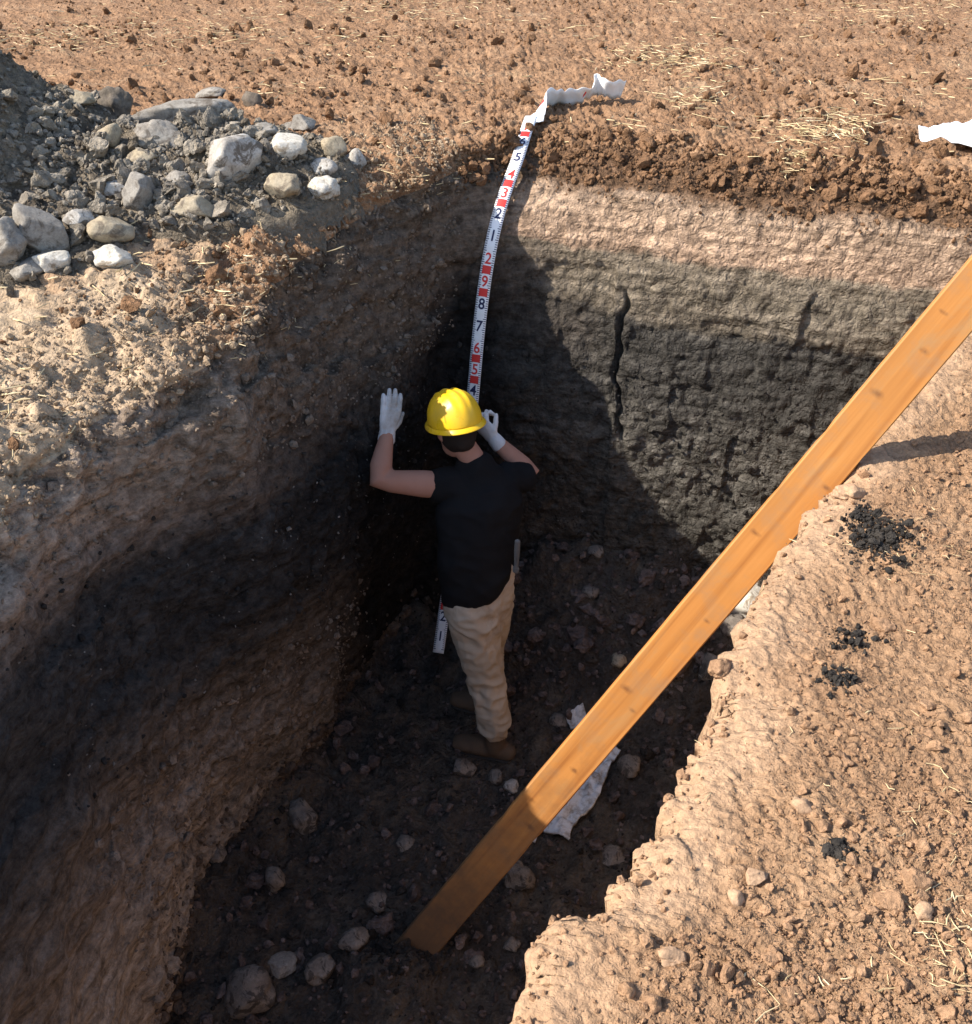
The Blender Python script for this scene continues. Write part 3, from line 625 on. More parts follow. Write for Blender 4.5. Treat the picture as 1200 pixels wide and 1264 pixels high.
for kx, kz, kr in KN:
    s_ = t.n('ShaderNodeVectorMath', operation='SUBTRACT'); s_.inputs[1].default_value = (kx * .9, 0, kz); t.l(co, s_.inputs[0])
    m_ = t.n('ShaderNodeVectorMath', operation='MULTIPLY'); m_.inputs[1].default_value = (.75, .25, 1.5); t.l(s_.outputs[0], m_.inputs[0])
    le = t.n('ShaderNodeVectorMath', operation='LENGTH'); t.l(m_.outputs[0], le.inputs[0])
    wob = t.math('ADD', le.outputs['Value'], t.math('MULTIPLY', t.math('SUBTRACT', t.noise(60, 2, .5, co), .5), .014))
    fac = t.ramp(t.math('DIVIDE', wob, kr * 1.5), [(.35, (.95, .95, .95)), (.62, (.45, .45, .45)), (1.0, (0, 0, 0))])
    c = t.mix(fac, c, (.19, .075, .022))
sx_ = t.n('ShaderNodeSeparateXYZ'); t.l(co, sx_.inputs[0])
low = t.ramp(t.math('ADD', t.math('MULTIPLY', sx_.outputs['Z'], .36), t.math('MULTIPLY', t.noise(7, 6, .7, co), .5)), [(.28, (.85, .85, .85)), (.62, (.0, .0, .0))])
dirt = t.ramp(t.noise(6, 6, .72, co), [(.5, (0, 0, 0)), (.75, (.65, .65, .65))]); c = t.mix(dirt, c, (.25, .16, .09)); c = t.mix(t.ramp(t.noise(2.3, 5, .7, mp2.outputs[0], .8), [(.52, (0, 0, 0)), (.7, (.55, .55, .55))]), c, (.30, .185, .085)); c = t.mix(low, c, (.085, .058, .038))
nb = t.bump(ring.outputs['Fac'], .15, .002); nb = t.bump(t.noise(150, 4, .7, co), .15, .001, nb)
M['wood'] = t.done(c, .62, nb, .3)
pb = at(512, 1172, 2.22); pt = Vector((1.5, 2.87, .02)); ax = (pt - pb).normalized()
mid = (pb + pt) / 2; vv = (Vector((0, 0, CAM_H)) - mid).normalized()
nrm = (vv - vv.dot(ax) * ax).normalized(); nrm = (Matrix.Rotation(math.radians(10), 3, ax) @ nrm).normalized()
if nrm.dot(vv) < 0: nrm = -nrm
side = ax.cross(nrm).normalized()
L, W, TH = (pt - pb).length + .75, .144, .036
bm = bmesh.new(); rows = []
nz = 90
for i in range(nz + 1):
    z = -.34 + (L + .34) * i / nz; bow = .008 * math.sin(i / nz * math.pi); jit = .0005 * math.sin(i * .31) + random.uniform(-.0005, .0005) - (.003 if random.random() < .05 else 0)
    ch = .004
    prof = [(-W/2+ch, -TH/2), (W/2-ch, -TH/2), (W/2+jit, -TH/2+ch), (W/2+jit, TH/2-ch), (W/2-ch, TH/2), (-W/2+ch, TH/2), (-W/2-jit, TH/2-ch), (-W/2-jit, -TH/2+ch)]
    rows.append([bm.verts.new((a, b + bow, z)) for a, b in prof])
for i in range(nz):
    for k in range(8): bm.faces.new((rows[i][k], rows[i][(k+1) % 8], rows[i+1][(k+1) % 8], rows[i+1][k]))
bm.faces.new(rows[0][::-1]); bm.faces.new(rows[-1])
plank = link('timber_plank', bm_mesh('timber_plank', bm), M['wood'], label='long orange-brown pine plank leaning from the pit floor over the bank', cat='plank')
plank.matrix_world = Matrix(((side.x, nrm.x, ax.x, pb.x), (side.y, nrm.y, ax.y, pb.y), (side.z, nrm.z, ax.z, pb.z), (0, 0, 0, 1)))

# ------------------------------------------------------------ survey tape
t = NT('white_tape'); tc = t.mix(t.ramp(t.noise(14, 4), [(.45, (0, 0, 0)), (.8, (1, 1, 1))]), (.80, .80, .81), (.66, .63, .58))
M['tape'] = t.done(tc, .45, t.bump(t.noise(40, 2), .1, .002), .4)
M['ink_red'] = NT('red_ink').done((.62, .035, .03), .5, None, .3)
M['ink_blue'] = NT('dark_blue_ink').done((.018, .022, .075), .5, None, .3)
TPX = [(656, 147), (648, 165), (641, 185), (628, 225), (616, 262), (607, 295), (600, 330), (594, 380), (589, 430), (585, 472), (580, 520), (572, 580), (562, 660), (552, 740), (541, 806)]
pts = []
for a, b in TPX:
    h0 = [hit(a + dx_, b) for dx_ in (-12, 0, 12)]
    ys = min(k[1].y for k in h0) - .035; pts.append(at(a, b, ys))
pts[0].z = max(pts[0].z, hit(656, 147)[1].z + .02)
A = np.array([p[:] for p in pts]); tt = np.concatenate([[0], np.cumsum(np.linalg.norm(np.diff(A, axis=0), axis=1))])
for _ in range(2): A[1:-1, 1:] = (A[:-2, 1:] + 2 * A[1:-1, 1:] + A[2:, 1:]) / 4
S = np.linspace(0, tt[-1], 220); C = np.stack([np.interp(S, tt, A[:, j]) for j in range(3)], -1)
kk = np.hanning(27)[1:-1]; kk /= kk.sum(); hh_ = len(kk) // 2
C = np.stack([np.convolve(np.pad(C[:, j], hh_, mode='reflect', reflect_type='odd'), kk, 'valid') for j in range(3)], -1)
tan = np.gradient(C, axis=0); tan /= np.linalg.norm(tan, axis=1)[:, None]
view = np.array([0, 0, CAM_H]) - C; view /= np.linalg.norm(view, axis=1)[:, None]
wallside = np.array([.95, -.26, 0.0]); sd = wallside - (tan @ wallside)[:, None] * tan; sd /= np.linalg.norm(sd, axis=1)[:, None]
nn = np.cross(sd, tan); nn *= np.sign((nn * view).sum(1))[:, None]
arc = np.concatenate([[0], np.cumsum(np.linalg.norm(np.diff(C, axis=0), axis=1))]); TL = arc[-1]; TW = .058
def on_tape(x, s, off):          # x across to the right, s metres from the upper end
    f = np.clip(s, 0, TL); g = lambda Q: np.stack([np.interp(f, arc, Q[:, j]) for j in range(3)], -1)
    return g(C) + g(sd) * np.asarray(x)[:, None] + g(nn) * np.asarray(off)[:, None]
xs = np.linspace(-TW / 2, TW / 2, 5); cup = .003 * (1 - (xs / (TW / 2)) ** 2)
V = np.stack([on_tape(np.full(220, x_), arc, np.full(220, c_)) for x_, c_ in zip(xs, cup)], 1)
tape = link('survey_tape', None, label='white survey tape with red and dark numbers hanging down the pit corner', cat='measuring tape'); tape.location = pts[-1]
def tpart(name, me, mat):
    o = link(name, me, mat, parent=tape); o.matrix_parent_inverse = Matrix.Translation(tape.location).inverted(); return o
rb = tpart('ribbon', mesh_arrays('ribbon', V, grid_faces(220, 5)), M['tape'])
sm = rb.modifiers.new('thickness', 'SOLIDIFY'); sm.thickness = .0012; sm.offset = 0
def print_on(name, V2, F, mat):     # flat print: (across, up) metres relative to the upper end
    V2 = np.asarray(V2); x_ = V2[:, 0]; off = .003 * (1 - np.clip(x_ / (TW / 2), -1, 1) ** 2) + .0018
    me = bpy.data.meshes.new(name); me.from_pydata(on_tape(x_, V2[:, 1], off).tolist(), [], F); me.update(); return tpart(name, me, mat)
def glyph(ch, hgt):
    cu = bpy.data.curves.new('glyph', 'FONT'); cu.body = ch; cu.size = hgt / .70; cu.align_x = 'CENTER'; cu.offset = .0012; cu.resolution_u = 3
    ob = bpy.data.objects.new('glyph', cu); COL.objects.link(ob); bpy.context.view_layer.update()
    me = bpy.data.meshes.new_from_object(ob.evaluated_get(bpy.context.evaluated_depsgraph_get()))
    v = np.array([q_.co[:2] for q_ in me.vertices]); f = [list(p.vertices) for p in me.polygons]
    bpy.data.objects.remove(ob); bpy.data.curves.remove(cu); bpy.data.meshes.remove(me)
    v[:, 1] -= v[:, 1].mean() * 0; return v, f
# where the 2.0 m mark stands along the ribbon (the photograph shows it at row 319)
rows_px = np.array([632 + F_PX * ((CAM_H - p[2]) * CP - p[1] * SP) / (p[1] * CP + (CAM_H - p[2]) * SP) for p in C])
s20 = float(np.interp(321, rows_px, arc))
for dm in range(0, 30):
    s = s20 + (20 - dm) * .1
    if s < .05 or s > TL - .05: continue
    red = (dm % 4) in (0, 3); digit = str(dm // 10) if dm % 10 == 0 else str(dm % 10)
    g, f = glyph(digit, .048); mat = M['ink_red'] if red else M['ink_blue']
    print_on('numeral', np.stack([g[:, 0] * .9, s - g[:, 1] + .016], -1), f, mat)
    if red:
        cs = (-.020, -.010, 0, .010, .020); print_on('red_square', [(c_, s + .024) for c_ in cs] + [(c_, s + .060) for c_ in cs], [[k, k + 1, k + 6, k + 5] for k in range(4)], M['ink_red'])
V2, F2 = [], []
for k in range(int(TL / .01)):
    s = k * .01 + (s20 % .01)
    if s < .10 or s > TL - .01: continue
    for sg in (-1, 1):
        ln = .015 if k % 5 == 0 else .011; x0, x1 = sg * (TW / 2 - .001), sg * (TW / 2 - ln); b = len(V2)
        V2 += [(x0, s - .0017), (x1, s - .0017), (x1, s + .0017), (x0, s + .0017)]; F2.append([b, b+1, b+2, b+3])
print_on('tick_marks', V2, F2, M['ink_blue'])['kind'] = 'stuff'
# the loose end of the tape, crumpled on the field behind the rim
LP = [(657, 146), (664, 133), (672, 124), (690, 122), (708, 121), (726, 119), (735, 112), (748, 115), (770, 114)]
lift = [.01, .02, .05, .045, .045, .05, .075, .06, .055]; tw_ = [.2, .6, 1.35, .9, 1.15, .8, 1.7, 1.0, 1.25]
lp = np.array([(hit(a, b + 11)[1] + Vector((0, 0, z))) [:] for (a, b), z in zip(LP, lift)])
lt = np.concatenate([[0], np.cumsum(np.linalg.norm(np.diff(lp, axis=0), axis=1))]); ls = np.linspace(0, lt[-1], 90)
lc = np.stack([np.interp(ls, lt, lp[:, j]) for j in range(3)], -1); k9 = np.hanning(13)[1:-1]; k9 /= k9.sum()
lc = np.stack([np.convolve(np.pad(lc[:, j], 5, mode='edge'), k9, 'valid') for j in range(3)], -1)
ltw = np.interp(ls, lt, tw_); VV = []
for i in range(90):
    tg = lc[min(i + 1, 89)] - lc[max(i - 1, 0)]; tg /= np.linalg.norm(tg); up = np.array([0, 0, 1.]); s1 = np.cross(tg, up); s1 /= np.linalg.norm(s1) + 1e-9; s2 = np.cross(s1, tg)
    dd = s1 * math.cos(ltw[i]) + s2 * math.sin(ltw[i])
    VV.append([lc[i] + dd * x_ * 1.7 + s2 * (.006 * math.sin(i * .9 + x_ * 60) + .03 * 0) for x_ in xs])
le = tpart('loose_end', mesh_arrays('loose_end', np.array(VV), grid_faces(90, 5)), M['tape']); sm = le.modifiers.new('thickness', 'SOLIDIFY'); sm.thickness = .0012
for fpos in (.28, .34, .62):
    i = int(fpos * 89); q0 = np.array(VV[i]); q1 = np.array(VV[i + 3]); up = np.array([0, 0, .004])
    me = bpy.data.meshes.new('red_square'); me.from_pydata([(q0[1] + up).tolist(), (q0[3] + up).tolist(), (q1[3] + up).tolist(), (q1[1] + up).tolist()], [], [[0, 1, 2, 3]]); tpart('red_square', me, M['ink_red'])

# ------------------------------------------------------------ white sheet on the field, white strip on the pit floor
def crumpled(name, c, ax_, ay_, lx, ly, amp, seed, mat, label, cat, ribs=0, lift=.02, nx=60, ny=46, shape=None, tilt=0.0):
    u, v = np.meshgrid(np.linspace(-.5, .5, nx), np.linspace(-.5, .5, ny), indexing='ij')
    ax_, ay_ = np.array(ax_), np.array(ay_); uu, vw = u * lx, v * ly
    if shape is not None: uu, vw = shape(u, v, lx, ly)
    Q = np.array(c)[None, None] + uu[..., None] * ax_ + vw[..., None] * ay_
    for i in range(nx):
        for j in range(0, ny):
            pass
    zz = np.zeros(u.shape); st = 6
    for i in range(0, nx, st):
        for j in range(0, ny, st):
            hh = drop(Q[i, j, 0], Q[i, j, 1], c[2] + .6); zz[i, j] = hh[1].z if hh else c[2]
    gi, gj = np.arange(0, nx, st), np.arange(0, ny, st)
    z1 = np.stack([np.interp(np.arange(nx), gi, zz[gi, j]) for j in gj], 1); z2 = np.stack([np.interp(np.arange(ny), gj, z1[i]) for i in range(nx)], 0)
    F3 = np.stack([uu * 1.0, vw, u * 0], -1).reshape(-1, 3)
    wr = (np.abs(fbm(F3, 5, 3, off=seed)) * amp + .5 * amp * np.abs(fbm(F3, 13, 2, off=seed + 3))).reshape(u.shape)
    if ribs: wr = wr + .008 * np.abs(np.sin((u + .02 * fbm(F3, 7, 2, off=2).reshape(u.shape)) * ribs * math.pi))
    Q[..., 2] = z2 + lift + wr + tilt * (v + .5)
    o = link(name, mesh_arrays(name, Q, grid_faces(nx, ny)), mat, label=label, cat=cat); sm = o.modifiers.new('thickness', 'SOLIDIFY'); sm.thickness = .003 if not ribs else .012; sm.offset = -1
    return o
M['sheet'] = NT('white_plastic_sheet').done((.80, .81, .84), .5, None, .4)
def sh(u, v, lx, ly): return u * lx, (v - .12 * np.cos(u * 5)) * ly * (0.08 + .92 * sstep(-.62, .25, u))
hs = hit(1190, 183)[1]
crumpled('plastic_sheet', (hs.x + .12, hs.y + .02, hs.z), (.99, .1, 0), (-.1, .99, 0), .66, .42, .035, 3, M['sheet'], 'crumpled white sheet lying on the field at the right edge', 'sheet', shape=sh, lift=.025, tilt=.05)
t = NT('weathered_white_strip'); M['strip'] = t.done(t.mix(t.ramp(t.noise(25, 5, .7), [(.45, (0, 0, 0)), (.65, (1, 1, 1))]), (.60, .61, .62), (.28, .255, .23)), .8, t.bump(t.noise(60, 4), .5, .004))
h1, h2 = hit(690, 1034)[1], hit(752, 925)[1]; dd = (h2 - h1); hc = (h1 + h2) / 2; dl = math.hypot(dd.x, dd.y); ux, uy = dd.x / dl, dd.y / dl
def ss(u, v, lx, ly): return u * lx, v * ly * (.75 + .25 * np.sin(u * 9 + 1)) + .015 * np.sin(u * 11)
crumpled('ribbed_strip', hc[:], (ux, uy, 0), (-uy, ux, 0), dl * 1.0, .15, .03, 8, M['strip'], 'dirty white ribbed strip on the pit floor beside the plank', 'strip', ribs=13, lift=.02, shape=ss)
h1 = hit(664, 1026)[1]
crumpled('ribbed_strip', (h1.x, h1.y, h1.z), (.45, .89, 0), (-.89, .45, 0), .16, .045, .02, 9, M['strip'], 'small white scrap peeping out under the lower edge of the plank', 'strip', ribs=4, lift=.01, nx=30, ny=20)
h1 = hit(712, 890)[1]
crumpled('ribbed_strip', (h1.x, h1.y, h1.z), (.9, .4, 0), (-.4, .9, 0), .09, .06, .02, 10, M['strip'], 'small white scrap at the upper edge of the plank near the boots', 'strip', ribs=3, lift=.012, nx=24, ny=20)

# ------------------------------------------------------------ the person in the pit
class Shells:
    def __init__(s): s.v, s.f = [], []
    def add(s, v, f):
        b = sum(len(x) for x in s.v); s.v.append(np.asarray(v, float)); s.f += [[i + b for i in q] for q in f]
    def tube(s, pts, ra, rb=None, lat=None, n=18):
        """closed tube through pts; ra and rb are half widths across and front to back"""
        pts = [Vector(p) for p in pts]; rb = rb or ra; rows = []
        m = len(pts)
        for i, p in enumerate(pts):
            tg = (pts[min(i + 1, m - 1)] - pts[max(i - 1, 0)]).normalized()
            if lat is None: l = tg.cross(Vector((.31, .87, .2))).normalized(); d = tg.cross(l).normalized()
            else:
                l = Vector(lat[i] if isinstance(lat, list) else lat); d = tg.cross(l).normalized()
                if not isinstance(lat, list): l = d.cross(tg).normalized()
            caps = [(0, 1.0)]
            if i == 0: caps = [(-.85, .45), (-.5, .82), (0, 1.0)]
            if i == m - 1: caps = [(0, 1.0), (.5, .82), (.85, .45)]
            for off, k in caps:
                c = p + tg * (off * min(ra[i], rb[i]))
                rows.append([(c + l * (ra[i] * k * math.cos(a)) + d * (rb[i] * k * math.sin(a)))[:] for a in np.linspace(0, 2 * math.pi, n, endpoint=False)])
        v = np.array(rows).reshape(-1, 3); f = []
        for i in range(len(rows) - 1):
            for k in range(n): f.append([i * n + k, i * n + (k + 1) % n, (i + 1) * n + (k + 1) % n, (i + 1) * n + k])
        f.append(list(range(n))[::-1]); f.append([(len(rows) - 1) * n + k for k in range(n)]); s.add(v, f)
    def ball(s, c, r3, A=None):
        v, f = ICO[3]; A = np.array(A) if A is not None else np.eye(3)
        s.add((v * np.array(r3)) @ A + np.array(c), f.tolist())
    def remesh(s, name, vox, smooth=4, disp=None):
        me = bpy.data.meshes.new(name + '_tmp'); me.from_pydata(np.concatenate(s.v).tolist(), [], s.f); me.update()
        bm = bmesh.new(); bm.from_mesh(me); bmesh.ops.recalc_face_normals(bm, faces=bm.faces); bm.to_mesh(me); bm.free()
        o = bpy.data.objects.new(name + '_tmp', me); COL.objects.link(o)
        r = o.modifiers.new('r', 'REMESH'); r.mode = 'VOXEL'; r.voxel_size = vox; r.adaptivity = 0
        if smooth: q = o.modifiers.new('s', 'SMOOTH'); q.factor = .5; q.iterations = smooth
        bpy.context.view_layer.update(); out = bpy.data.meshes.new_from_object(o.evaluated_get(bpy.context.evaluated_depsgraph_get())); out.name = name
        bpy.data.objects.remove(o); bpy.data.meshes.remove(me)
        if disp is not None:
            n = len(out.vertices); co = np.zeros(n * 3); out.vertices.foreach_get('co', co); no = np.zeros(n * 3); out.vertices.foreach_get('normal', no)
            co, no = co.reshape(-1, 3), no.reshape(-1, 3); co = co + no * disp(co)[:, None]; out.vertices.foreach_set('co', co.ravel()); out.update()
        out.polygons.foreach_set('use_smooth', np.full(len(out.polygons), True)); return out
def cloth(name, base, vary, sc=40, bump=.25, stain=None):
    t = NT(name); c = t.mix(t.ramp(t.noise(5, 5, .65), [(.35, (0, 0, 0)), (.7, (1, 1, 1))]), base, vary)
    if stain: c = t.mix(t.ramp(t.noise(3.2, 6, .7, dist=.5), [(.52, (0, 0, 0)), (.68, (.8, .8, .8))]), c, stain)
    return t.done(c, .9, t.bump(t.noise(sc, 5, .7), bump, .004), .1)
M['skin'] = cloth('tanned_skin', (.33, .165, .115), (.38, .20, .145), 90, .1)
M['shirt'] = cloth('black_shirt', (.008, .008, .009), (.012, .0115, .012), 200, .15)
M['trousers'] = cloth('beige_trousers', (.37, .30, .225), (.46, .38, .295), 160, .2, (.23, .155, .09))
M['boot'] = cloth('brown_boot_leather', (.085, .058, .04), (.13, .09, .06), 60, .4)
M['sole'] = cloth('dark_rubber', (.03, .028, .026), (.05, .045, .04), 60, .3)
M['glove'] = cloth('white_glove', (.50, .49, .49), (.58, .57, .57), 220, .3, (.26, .23, .20))
M['hair'] = cloth('dark_hair', (.02, .015, .012), (.03, .022, .018), 200, .5)
t = NT('yellow_hat_plastic'); M['hat'] = t.done(t.mix(t.ramp(t.noise(9, 4), [(.5, (0, 0, 0)), (.85, (1, 1, 1))]), (.78, .47, .012), (.50, .32, .07)), t.grey(t.noise(20, 4), .25, .5), None, .5)
M['handle'] = cloth('grey_tool_handle', (.10, .10, .10), (.16, .155, .15), 80, .2)

J = dict(
 head=at(563, 529, 3.52), neck=at(581, 562, 3.48), nbase=at(588, 577, 3.48),
 lsh=at(560, 600, 3.42), lel=at(467, 593, 3.36), lwr=at(478, 535, 3.50), ltip=at(487, 479, 3.58),
 rsh=at(629, 590, 3.52), rel=at(657, 588, 3.56), rwr=at(611, 543, 3.62), rtip=at(580, 506, 3.68),
 chest=at(593, 625, 3.41), waist=at(590, 688, 3.34), hem=at(590, 716, 3.31),
 lhip=at(583, 745, 3.28), lkn=at(594, 815, 3.26), lan=at(611, 896, 3.22),
 rhip=at(604, 735, 3.38), rkn=at(600, 806, 3.44), ran=at(606, 872, 3.48))
foot_z = min(drop(J['lan'].x - .05, J['lan'].y, -1.5)[1].z, drop(J['ran'].x, J['ran'].y, -1.5)[1].z)
person = link('person', None, label='person in yellow hard hat, black t-shirt and beige trousers touching the pit wall', cat='person')
person.location = (J['lan'].x, J['lan'].y, foot_z)
def ppart(name, me, mat, parent=None):
    o = link(name, me, mat, parent=parent or person); o.matrix_parent_inverse = Matrix.Translation(person.location).inverted() if parent is None else Matrix(); return o
fwd = Vector((-.42, .80, -.38)).normalized()                        # where the head looks
hup0 = Vector((-.10, .30, .95)); hup = (hup0 - hup0.dot(fwd) * fwd).normalized(); hrt = fwd.cross(hup).normalized()
HA = [hrt[:], fwd[:], hup[:]]
lat = (J['rsh'] - J['lsh']).normalized()
# body
b = Shells(); H = J['head']
b.ball(H, (.074, .092, .108), HA); b.ball(H + fwd * .03 - hup * .065, (.055, .062, .055), HA)
b.ball(H + fwd * .098 - hup * .012, (.013, .02, .024), HA); b.ball(H + fwd * .085 + hup * .03, (.055, .012, .012), HA); b.ball(H + fwd * .088 - hup * .062, (.022, .012, .008), HA)
for sg in (-1, 1):
    b.ball(H + hrt * (.076 * sg) - fwd * .005 - hup * .005, (.010, .02, .033), HA); b.ball(H + hrt * (.03 * sg) + fwd * .088 + hup * .012, (.014, .008, .008), HA)
b.tube([H - hup * .05 - fwd * .02, J['neck'], J['nbase']], [.050, .050, .056])
b.tube([J['hem'], J['waist'], J['chest'], (J['lsh'] + J['rsh']) / 2, J['nbase']], [.14, .135, .155, .13, .06], [.095, .095, .105, .08, .055], lat)
for a_, e_, w_ in (('lsh', 'lel', 'lwr'), ('rsh', 'rel', 'rwr')):
    A_, E_, W_ = J[a_], J[e_], J[w_]
    b.tube([A_, A_.lerp(E_, .4), A_.lerp(E_, .85), E_, E_.lerp(W_, .3), E_.lerp(W_, .8), W_], [.054, .056, .045, .041, .046, .033, .028])
for a_, e_, w_ in (('lhip', 'lkn', 'lan'), ('rhip', 'rkn', 'ran')):
    b.tube([J[a_], J[a_].lerp(J[e_], .5), J[e_], J[e_].lerp(J[w_], .35), J[w_]], [.075, .068, .052, .052, .036])
ppart('body', b.remesh('body', .008, 3), M['skin'])
hr = Shells(); hr.ball(H - fwd * .012 + hup * .004, (.078, .092, .108), HA); hr.ball(H - fwd * .06 - hup * .05, (.05, .035, .04), HA)
ppart('hair', hr.remesh('hair', .008, 2), M['hair'])
# shirt
sh_ = Shells(); hl = (at(637, 682, 3.36) - at(545, 733, 3.28)).normalized()
sh_.tube([J['hem'] + Vector((0, 0, -.01)), J['waist'], J['waist'].lerp(J['chest'], .5), J['chest'], (J['lsh'] + J['rsh']) / 2 - Vector((0, 0, .01)), J['nbase'] + Vector((0, 0, .006))],
         [.168, .165, .172, .182, .150, .076], [.125, .122, .122, .128, .098, .072], [hl, lat, lat, lat, lat, lat], 28)
A_, E_ = J['lsh'], J['lel']; sh_.tube([A_.lerp(J['chest'], .25), A_, A_.lerp(E_, .16)], [.075, .070, .066])
A_, E_ = J['rsh'], J['rel']; sh_.tube([A_.lerp(J['chest'], .25), A_, A_.lerp(E_, .5)], [.075, .068, .060])
def fold(P_): return .009 * fbm(P_ * np.array([1, 1, .55]), 7, 2) - .014 * np.abs(fbm(P_ * np.array([1, 1, .8]) + P_[:, 2:3] * .4, 7.5, 2, off=7)) + .011
ppart('t_shirt', sh_.remesh('t_shirt', .008, 3, fold), M['shirt'])
# trousers
tr = Shells()
pl = (at(632, 730, 3.36) - at(548, 745, 3.28)).normalized(); top = at(592, 705, 3.33)
tr.tube([top, at(590, 730, 3.32), at(590, 755, 3.32)], [.150, .155, .135], [.112, .12, .115], pl, 24)
tr.tube([J['lhip'], J['lhip'].lerp(J['lkn'], .5), J['lkn'], J['lkn'].lerp(J['lan'], .5), J['lan'] + Vector((0, 0, .01))], [.120, .108, .088, .080, .074], [.120, .110, .090, .082, .076])
tr.tube([J['rhip'], J['rhip'].lerp(J['rkn'], .5), J['rkn'], J['rkn'].lerp(J['ran'], .5), J['ran'] + Vector((0, 0, .01))], [.105, .096, .080, .072, .066])
def tfold(P_):
    z = P_[:, 2] - foot_z
    low = np.exp(-((z - .13) / .09) ** 2) + .7 * np.exp(-((z - .44) / .10) ** 2) + .6 * np.exp(-((z - .76) / .09) ** 2)
    Q_ = P_ * np.array([1, 1, 1.5]) + .25 * np.stack([P_[:, 2], P_[:, 0], P_[:, 1]], -1)
    ridge = .5 - np.abs(fbm(Q_, 8.5, 2, off=4)) * 2
    return .008 * fbm(P_, 5, 2) + (.015 * low + .007) * ridge + .0015 * fbm(P_, 34, 2)
trs = ppart('trousers', tr.remesh('trousers', .008, 3, tfold), M['trousers'])
# boots
for an, toe, heel in (('lan', at(563, 917, 3.26), at(630, 916, 3.19)), ('ran', at(588, 895, 3.46), at(642, 905, 3.40))):
    A_ = J[an]; bt = Shells(); z0 = drop(A_.x, A_.y, -1.5)[1].z - .005
    d = Vector((toe.x - heel.x, toe.y - heel.y, 0)).normalized(); c0 = Vector((A_.x, A_.y, z0)); sdv = Vector((-d.y, d.x, 0))
    bt.tube([Vector((A_.x, A_.y, z0 + .20)), Vector((A_.x, A_.y, z0 + .10)), c0 + d * .0 + Vector((0, 0, .06))], [.052, .052, .052])
    bt.tube([c0 - d * .065 + Vector((0, 0, .045)), c0 + Vector((0, 0, .055)), c0 + d * .09 + Vector((0, 0, .05)), c0 + d * .175 + Vector((0, 0, .04))], [.040, .045, .052, .043], [.042, .055, .045, .034], sdv)
    bo = ppart('boot', bt.remesh('boot', .007, 3, lambda P_: .003 * fbm(P_, 25, 2)), M['boot'])
    so = Shells(); so.tube([c0 - d * .07 + Vector((0, 0, .012)), c0 + d * .02 + Vector((0, 0, .012)), c0 + d * .10 + Vector((0, 0, .012)), c0 + d * .185 + Vector((0, 0, .012))], [.042, .043, .054, .040], [.014] * 4, sdv)
    ppart('sole', so.remesh('sole', .006, 1), M['sole'], bo)
# gloves with five fingers
def glove(W_, tip, across, curl, grip):
    d = (tip - W_).normalized(); s = (across - across.dot(d) * d).normalized(); n = d.cross(s).normalized(); g = Shells()
    g.tube([W_ - d * .030, W_ + d * .005], [.036, .034], [.030, .028], s)
    g.tube([W_, W_ + d * .03, W_ + d * .065, W_ + d * .092], [.031, .038, .044, .042], [.023, .022, .020, .015], s)
    for k, (o_, L_) in enumerate(((-.034, .070), (-.0115, .088), (.0115, .093), (.034, .080))):
        p = W_ + d * (.088 - .004 * abs(k - 1.5)) + s * o_; dirv = (d + s * o_ * 1.2).normalized(); chain = [p]; ang = 0
        for sg_, fr in enumerate((.42, .32, .26)):
            ang += curl * (1 + .25 * sg_) + (.05 * k if grip else 0); dv = dirv * math.cos(ang) + n * math.sin(ang); chain.append(chain[-1] + dv * L_ * fr)
        g.tube(chain, [.0118, .0112, .0104, .0088], n=12)
    p = W_ + d * .032 + s * .030 ; dv = (d * .72 + s * .62 + n * (.35 if not grip else .75)).normalized()
    g.tube([p, p + dv * .032, p + dv * .032 + (dv * .6 + d * .5 + n * (curl * .8)).normalized() * .036], [.0135, .0115, .009], n=12)
    return g.remesh('glove', .0032, 2, lambda P_: .0015 * fbm(P_, 45, 2))
gl = glove(J['lwr'], J['ltip'], Vector((.80, .50, .12)), .10, False)
ppart('glove', gl, M['glove'])
ppart('glove', glove(J['rwr'], J['rtip'], Vector((.35, -.3, .85)), .62, True), M['glove'])
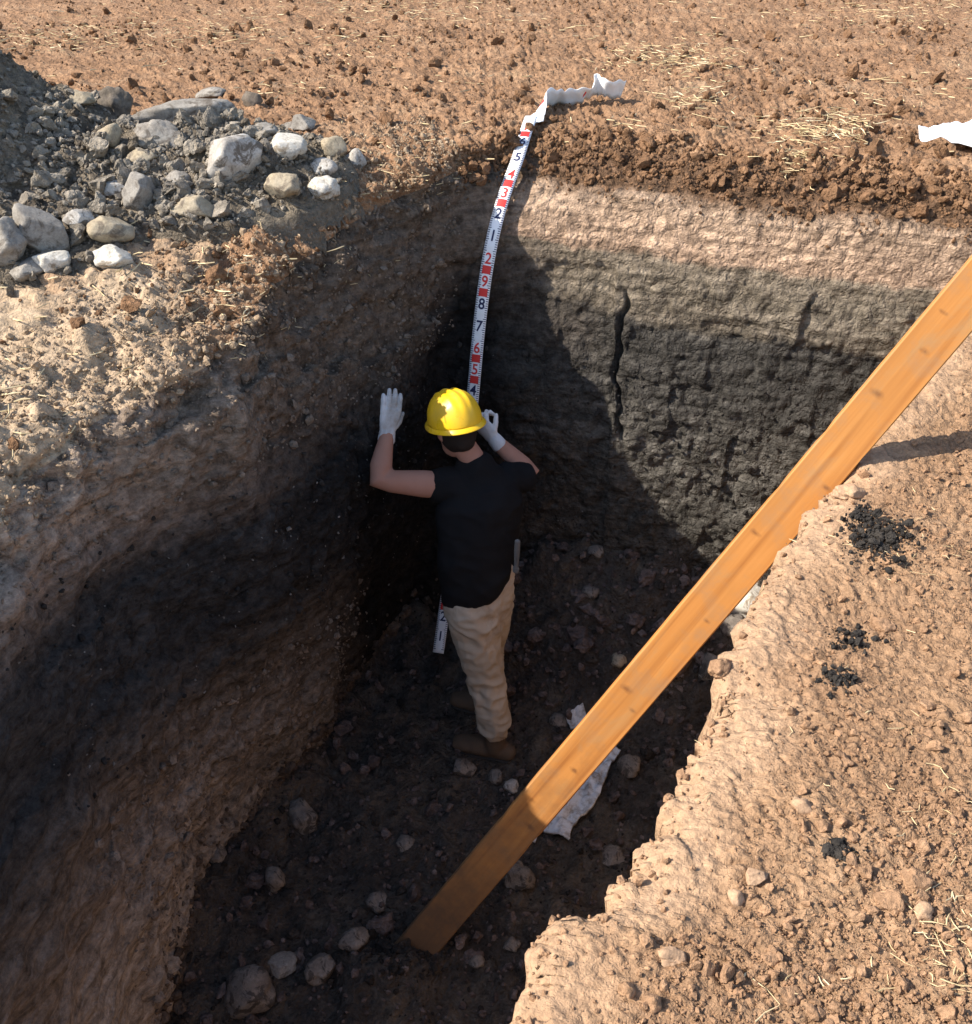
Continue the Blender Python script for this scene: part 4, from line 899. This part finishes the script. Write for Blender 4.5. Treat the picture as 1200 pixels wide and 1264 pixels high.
# hard hat: shell with ridges, brim all round, inner band
def hat_mesh():
    nu, nv_ = 72, 22; V_ = []
    for j in range(nv_):
        ph = j / (nv_ - 1) * math.pi / 2
        for i in range(nu):
            th = 2 * math.pi * i / nu; cx_, cy_ = math.cos(th), math.sin(th)
            rx, ry = .106, .134; k = math.cos(ph) ** .72 if j < nv_ - 1 else 0.0
            x_, y_ = rx * cx_ * k, ry * cy_ * k; z_ = .128 * math.sin(ph) ** .95
            rid = math.exp(-(x_ / .013) ** 2) + .8 * math.exp(-((abs(x_) - .036) / .009) ** 2)
            z_ += .0065 * rid * min(1, math.sin(ph) * 1.8) * (1 if abs(y_) < .125 else .4)
            V_.append(H + hat_c + hrt * x_ + fwd2 * y_ + hup2 * z_)
    f = [[j * nu + i, j * nu + (i + 1) % nu, (j + 1) * nu + (i + 1) % nu, (j + 1) * nu + i] for j in range(nv_ - 1) for i in range(nu)]
    return mesh_arrays('shell', [v[:] for v in V_], f)
hup2 = (hup * .97 - fwd * .14 - hrt * .10).normalized(); fwd2 = (fwd - fwd.dot(hup2) * hup2).normalized(); hrt = fwd2.cross(hup2).normalized()
hat_c = hup2 * .030 - fwd2 * .004
hat = ppart('hard_hat', hat_mesh(), M['hat']); sm = hat.modifiers.new('thickness', 'SOLIDIFY'); sm.thickness = .003; sm.offset = -1
V_, nu = [], 72
for (kr, dz, ext) in ((1.0, .004, 0), (1.05, -.002, .25), (1.10, -.010, 1.0), (1.11, -.013, 1.05), (1.09, -.014, 1.0), (.99, -.004, 0)):
    for i in range(nu):
        th = 2 * math.pi * i / nu; vis_ = max(0, math.sin(th)) ** 3 * .045 * ext
        V_.append((H + hat_c + hrt * (.106 * kr * math.cos(th)) + fwd2 * (.134 * kr * math.sin(th) + vis_) + hup2 * dz)[:])
f = [[j * nu + i, j * nu + (i + 1) % nu, (j + 1) * nu + (i + 1) % nu, (j + 1) * nu + i] for j in range(5) for i in range(nu)]
ppart('brim', mesh_arrays('brim', V_, f), M['hat'], hat)
V_ = []
for dz in (-.026, .010):
    for i in range(nu): th = 2 * math.pi * i / nu; V_.append((H + hat_c + hrt * (.088 * math.cos(th)) + fwd2 * (.108 * math.sin(th)) + hup2 * dz)[:])
ppart('head_band', mesh_arrays('head_band', V_, [[i, (i + 1) % nu, nu + (i + 1) % nu, nu + i] for i in range(nu)]), M['sole'], hat)
# digging knife in the back pocket
k0, k1 = at(637, 702, 3.26), at(639, 668, 3.24); kd = (k1 - k0).normalized()
kn = Shells(); kn.tube([k0 - kd * .01, k0 + kd * .02, k0.lerp(k1, .6), k1], [.011, .010, .013, .012], [.008, .008, .009, .009]); kn.tube([k0 - kd * .015, k0 + kd * .005], [.015, .015], [.010, .010])
knife = link('pocket_knife', kn.remesh('pocket_knife', .004, 1), M['handle'], label='grey handled knife stuck in the back of the beige trousers', cat='knife')
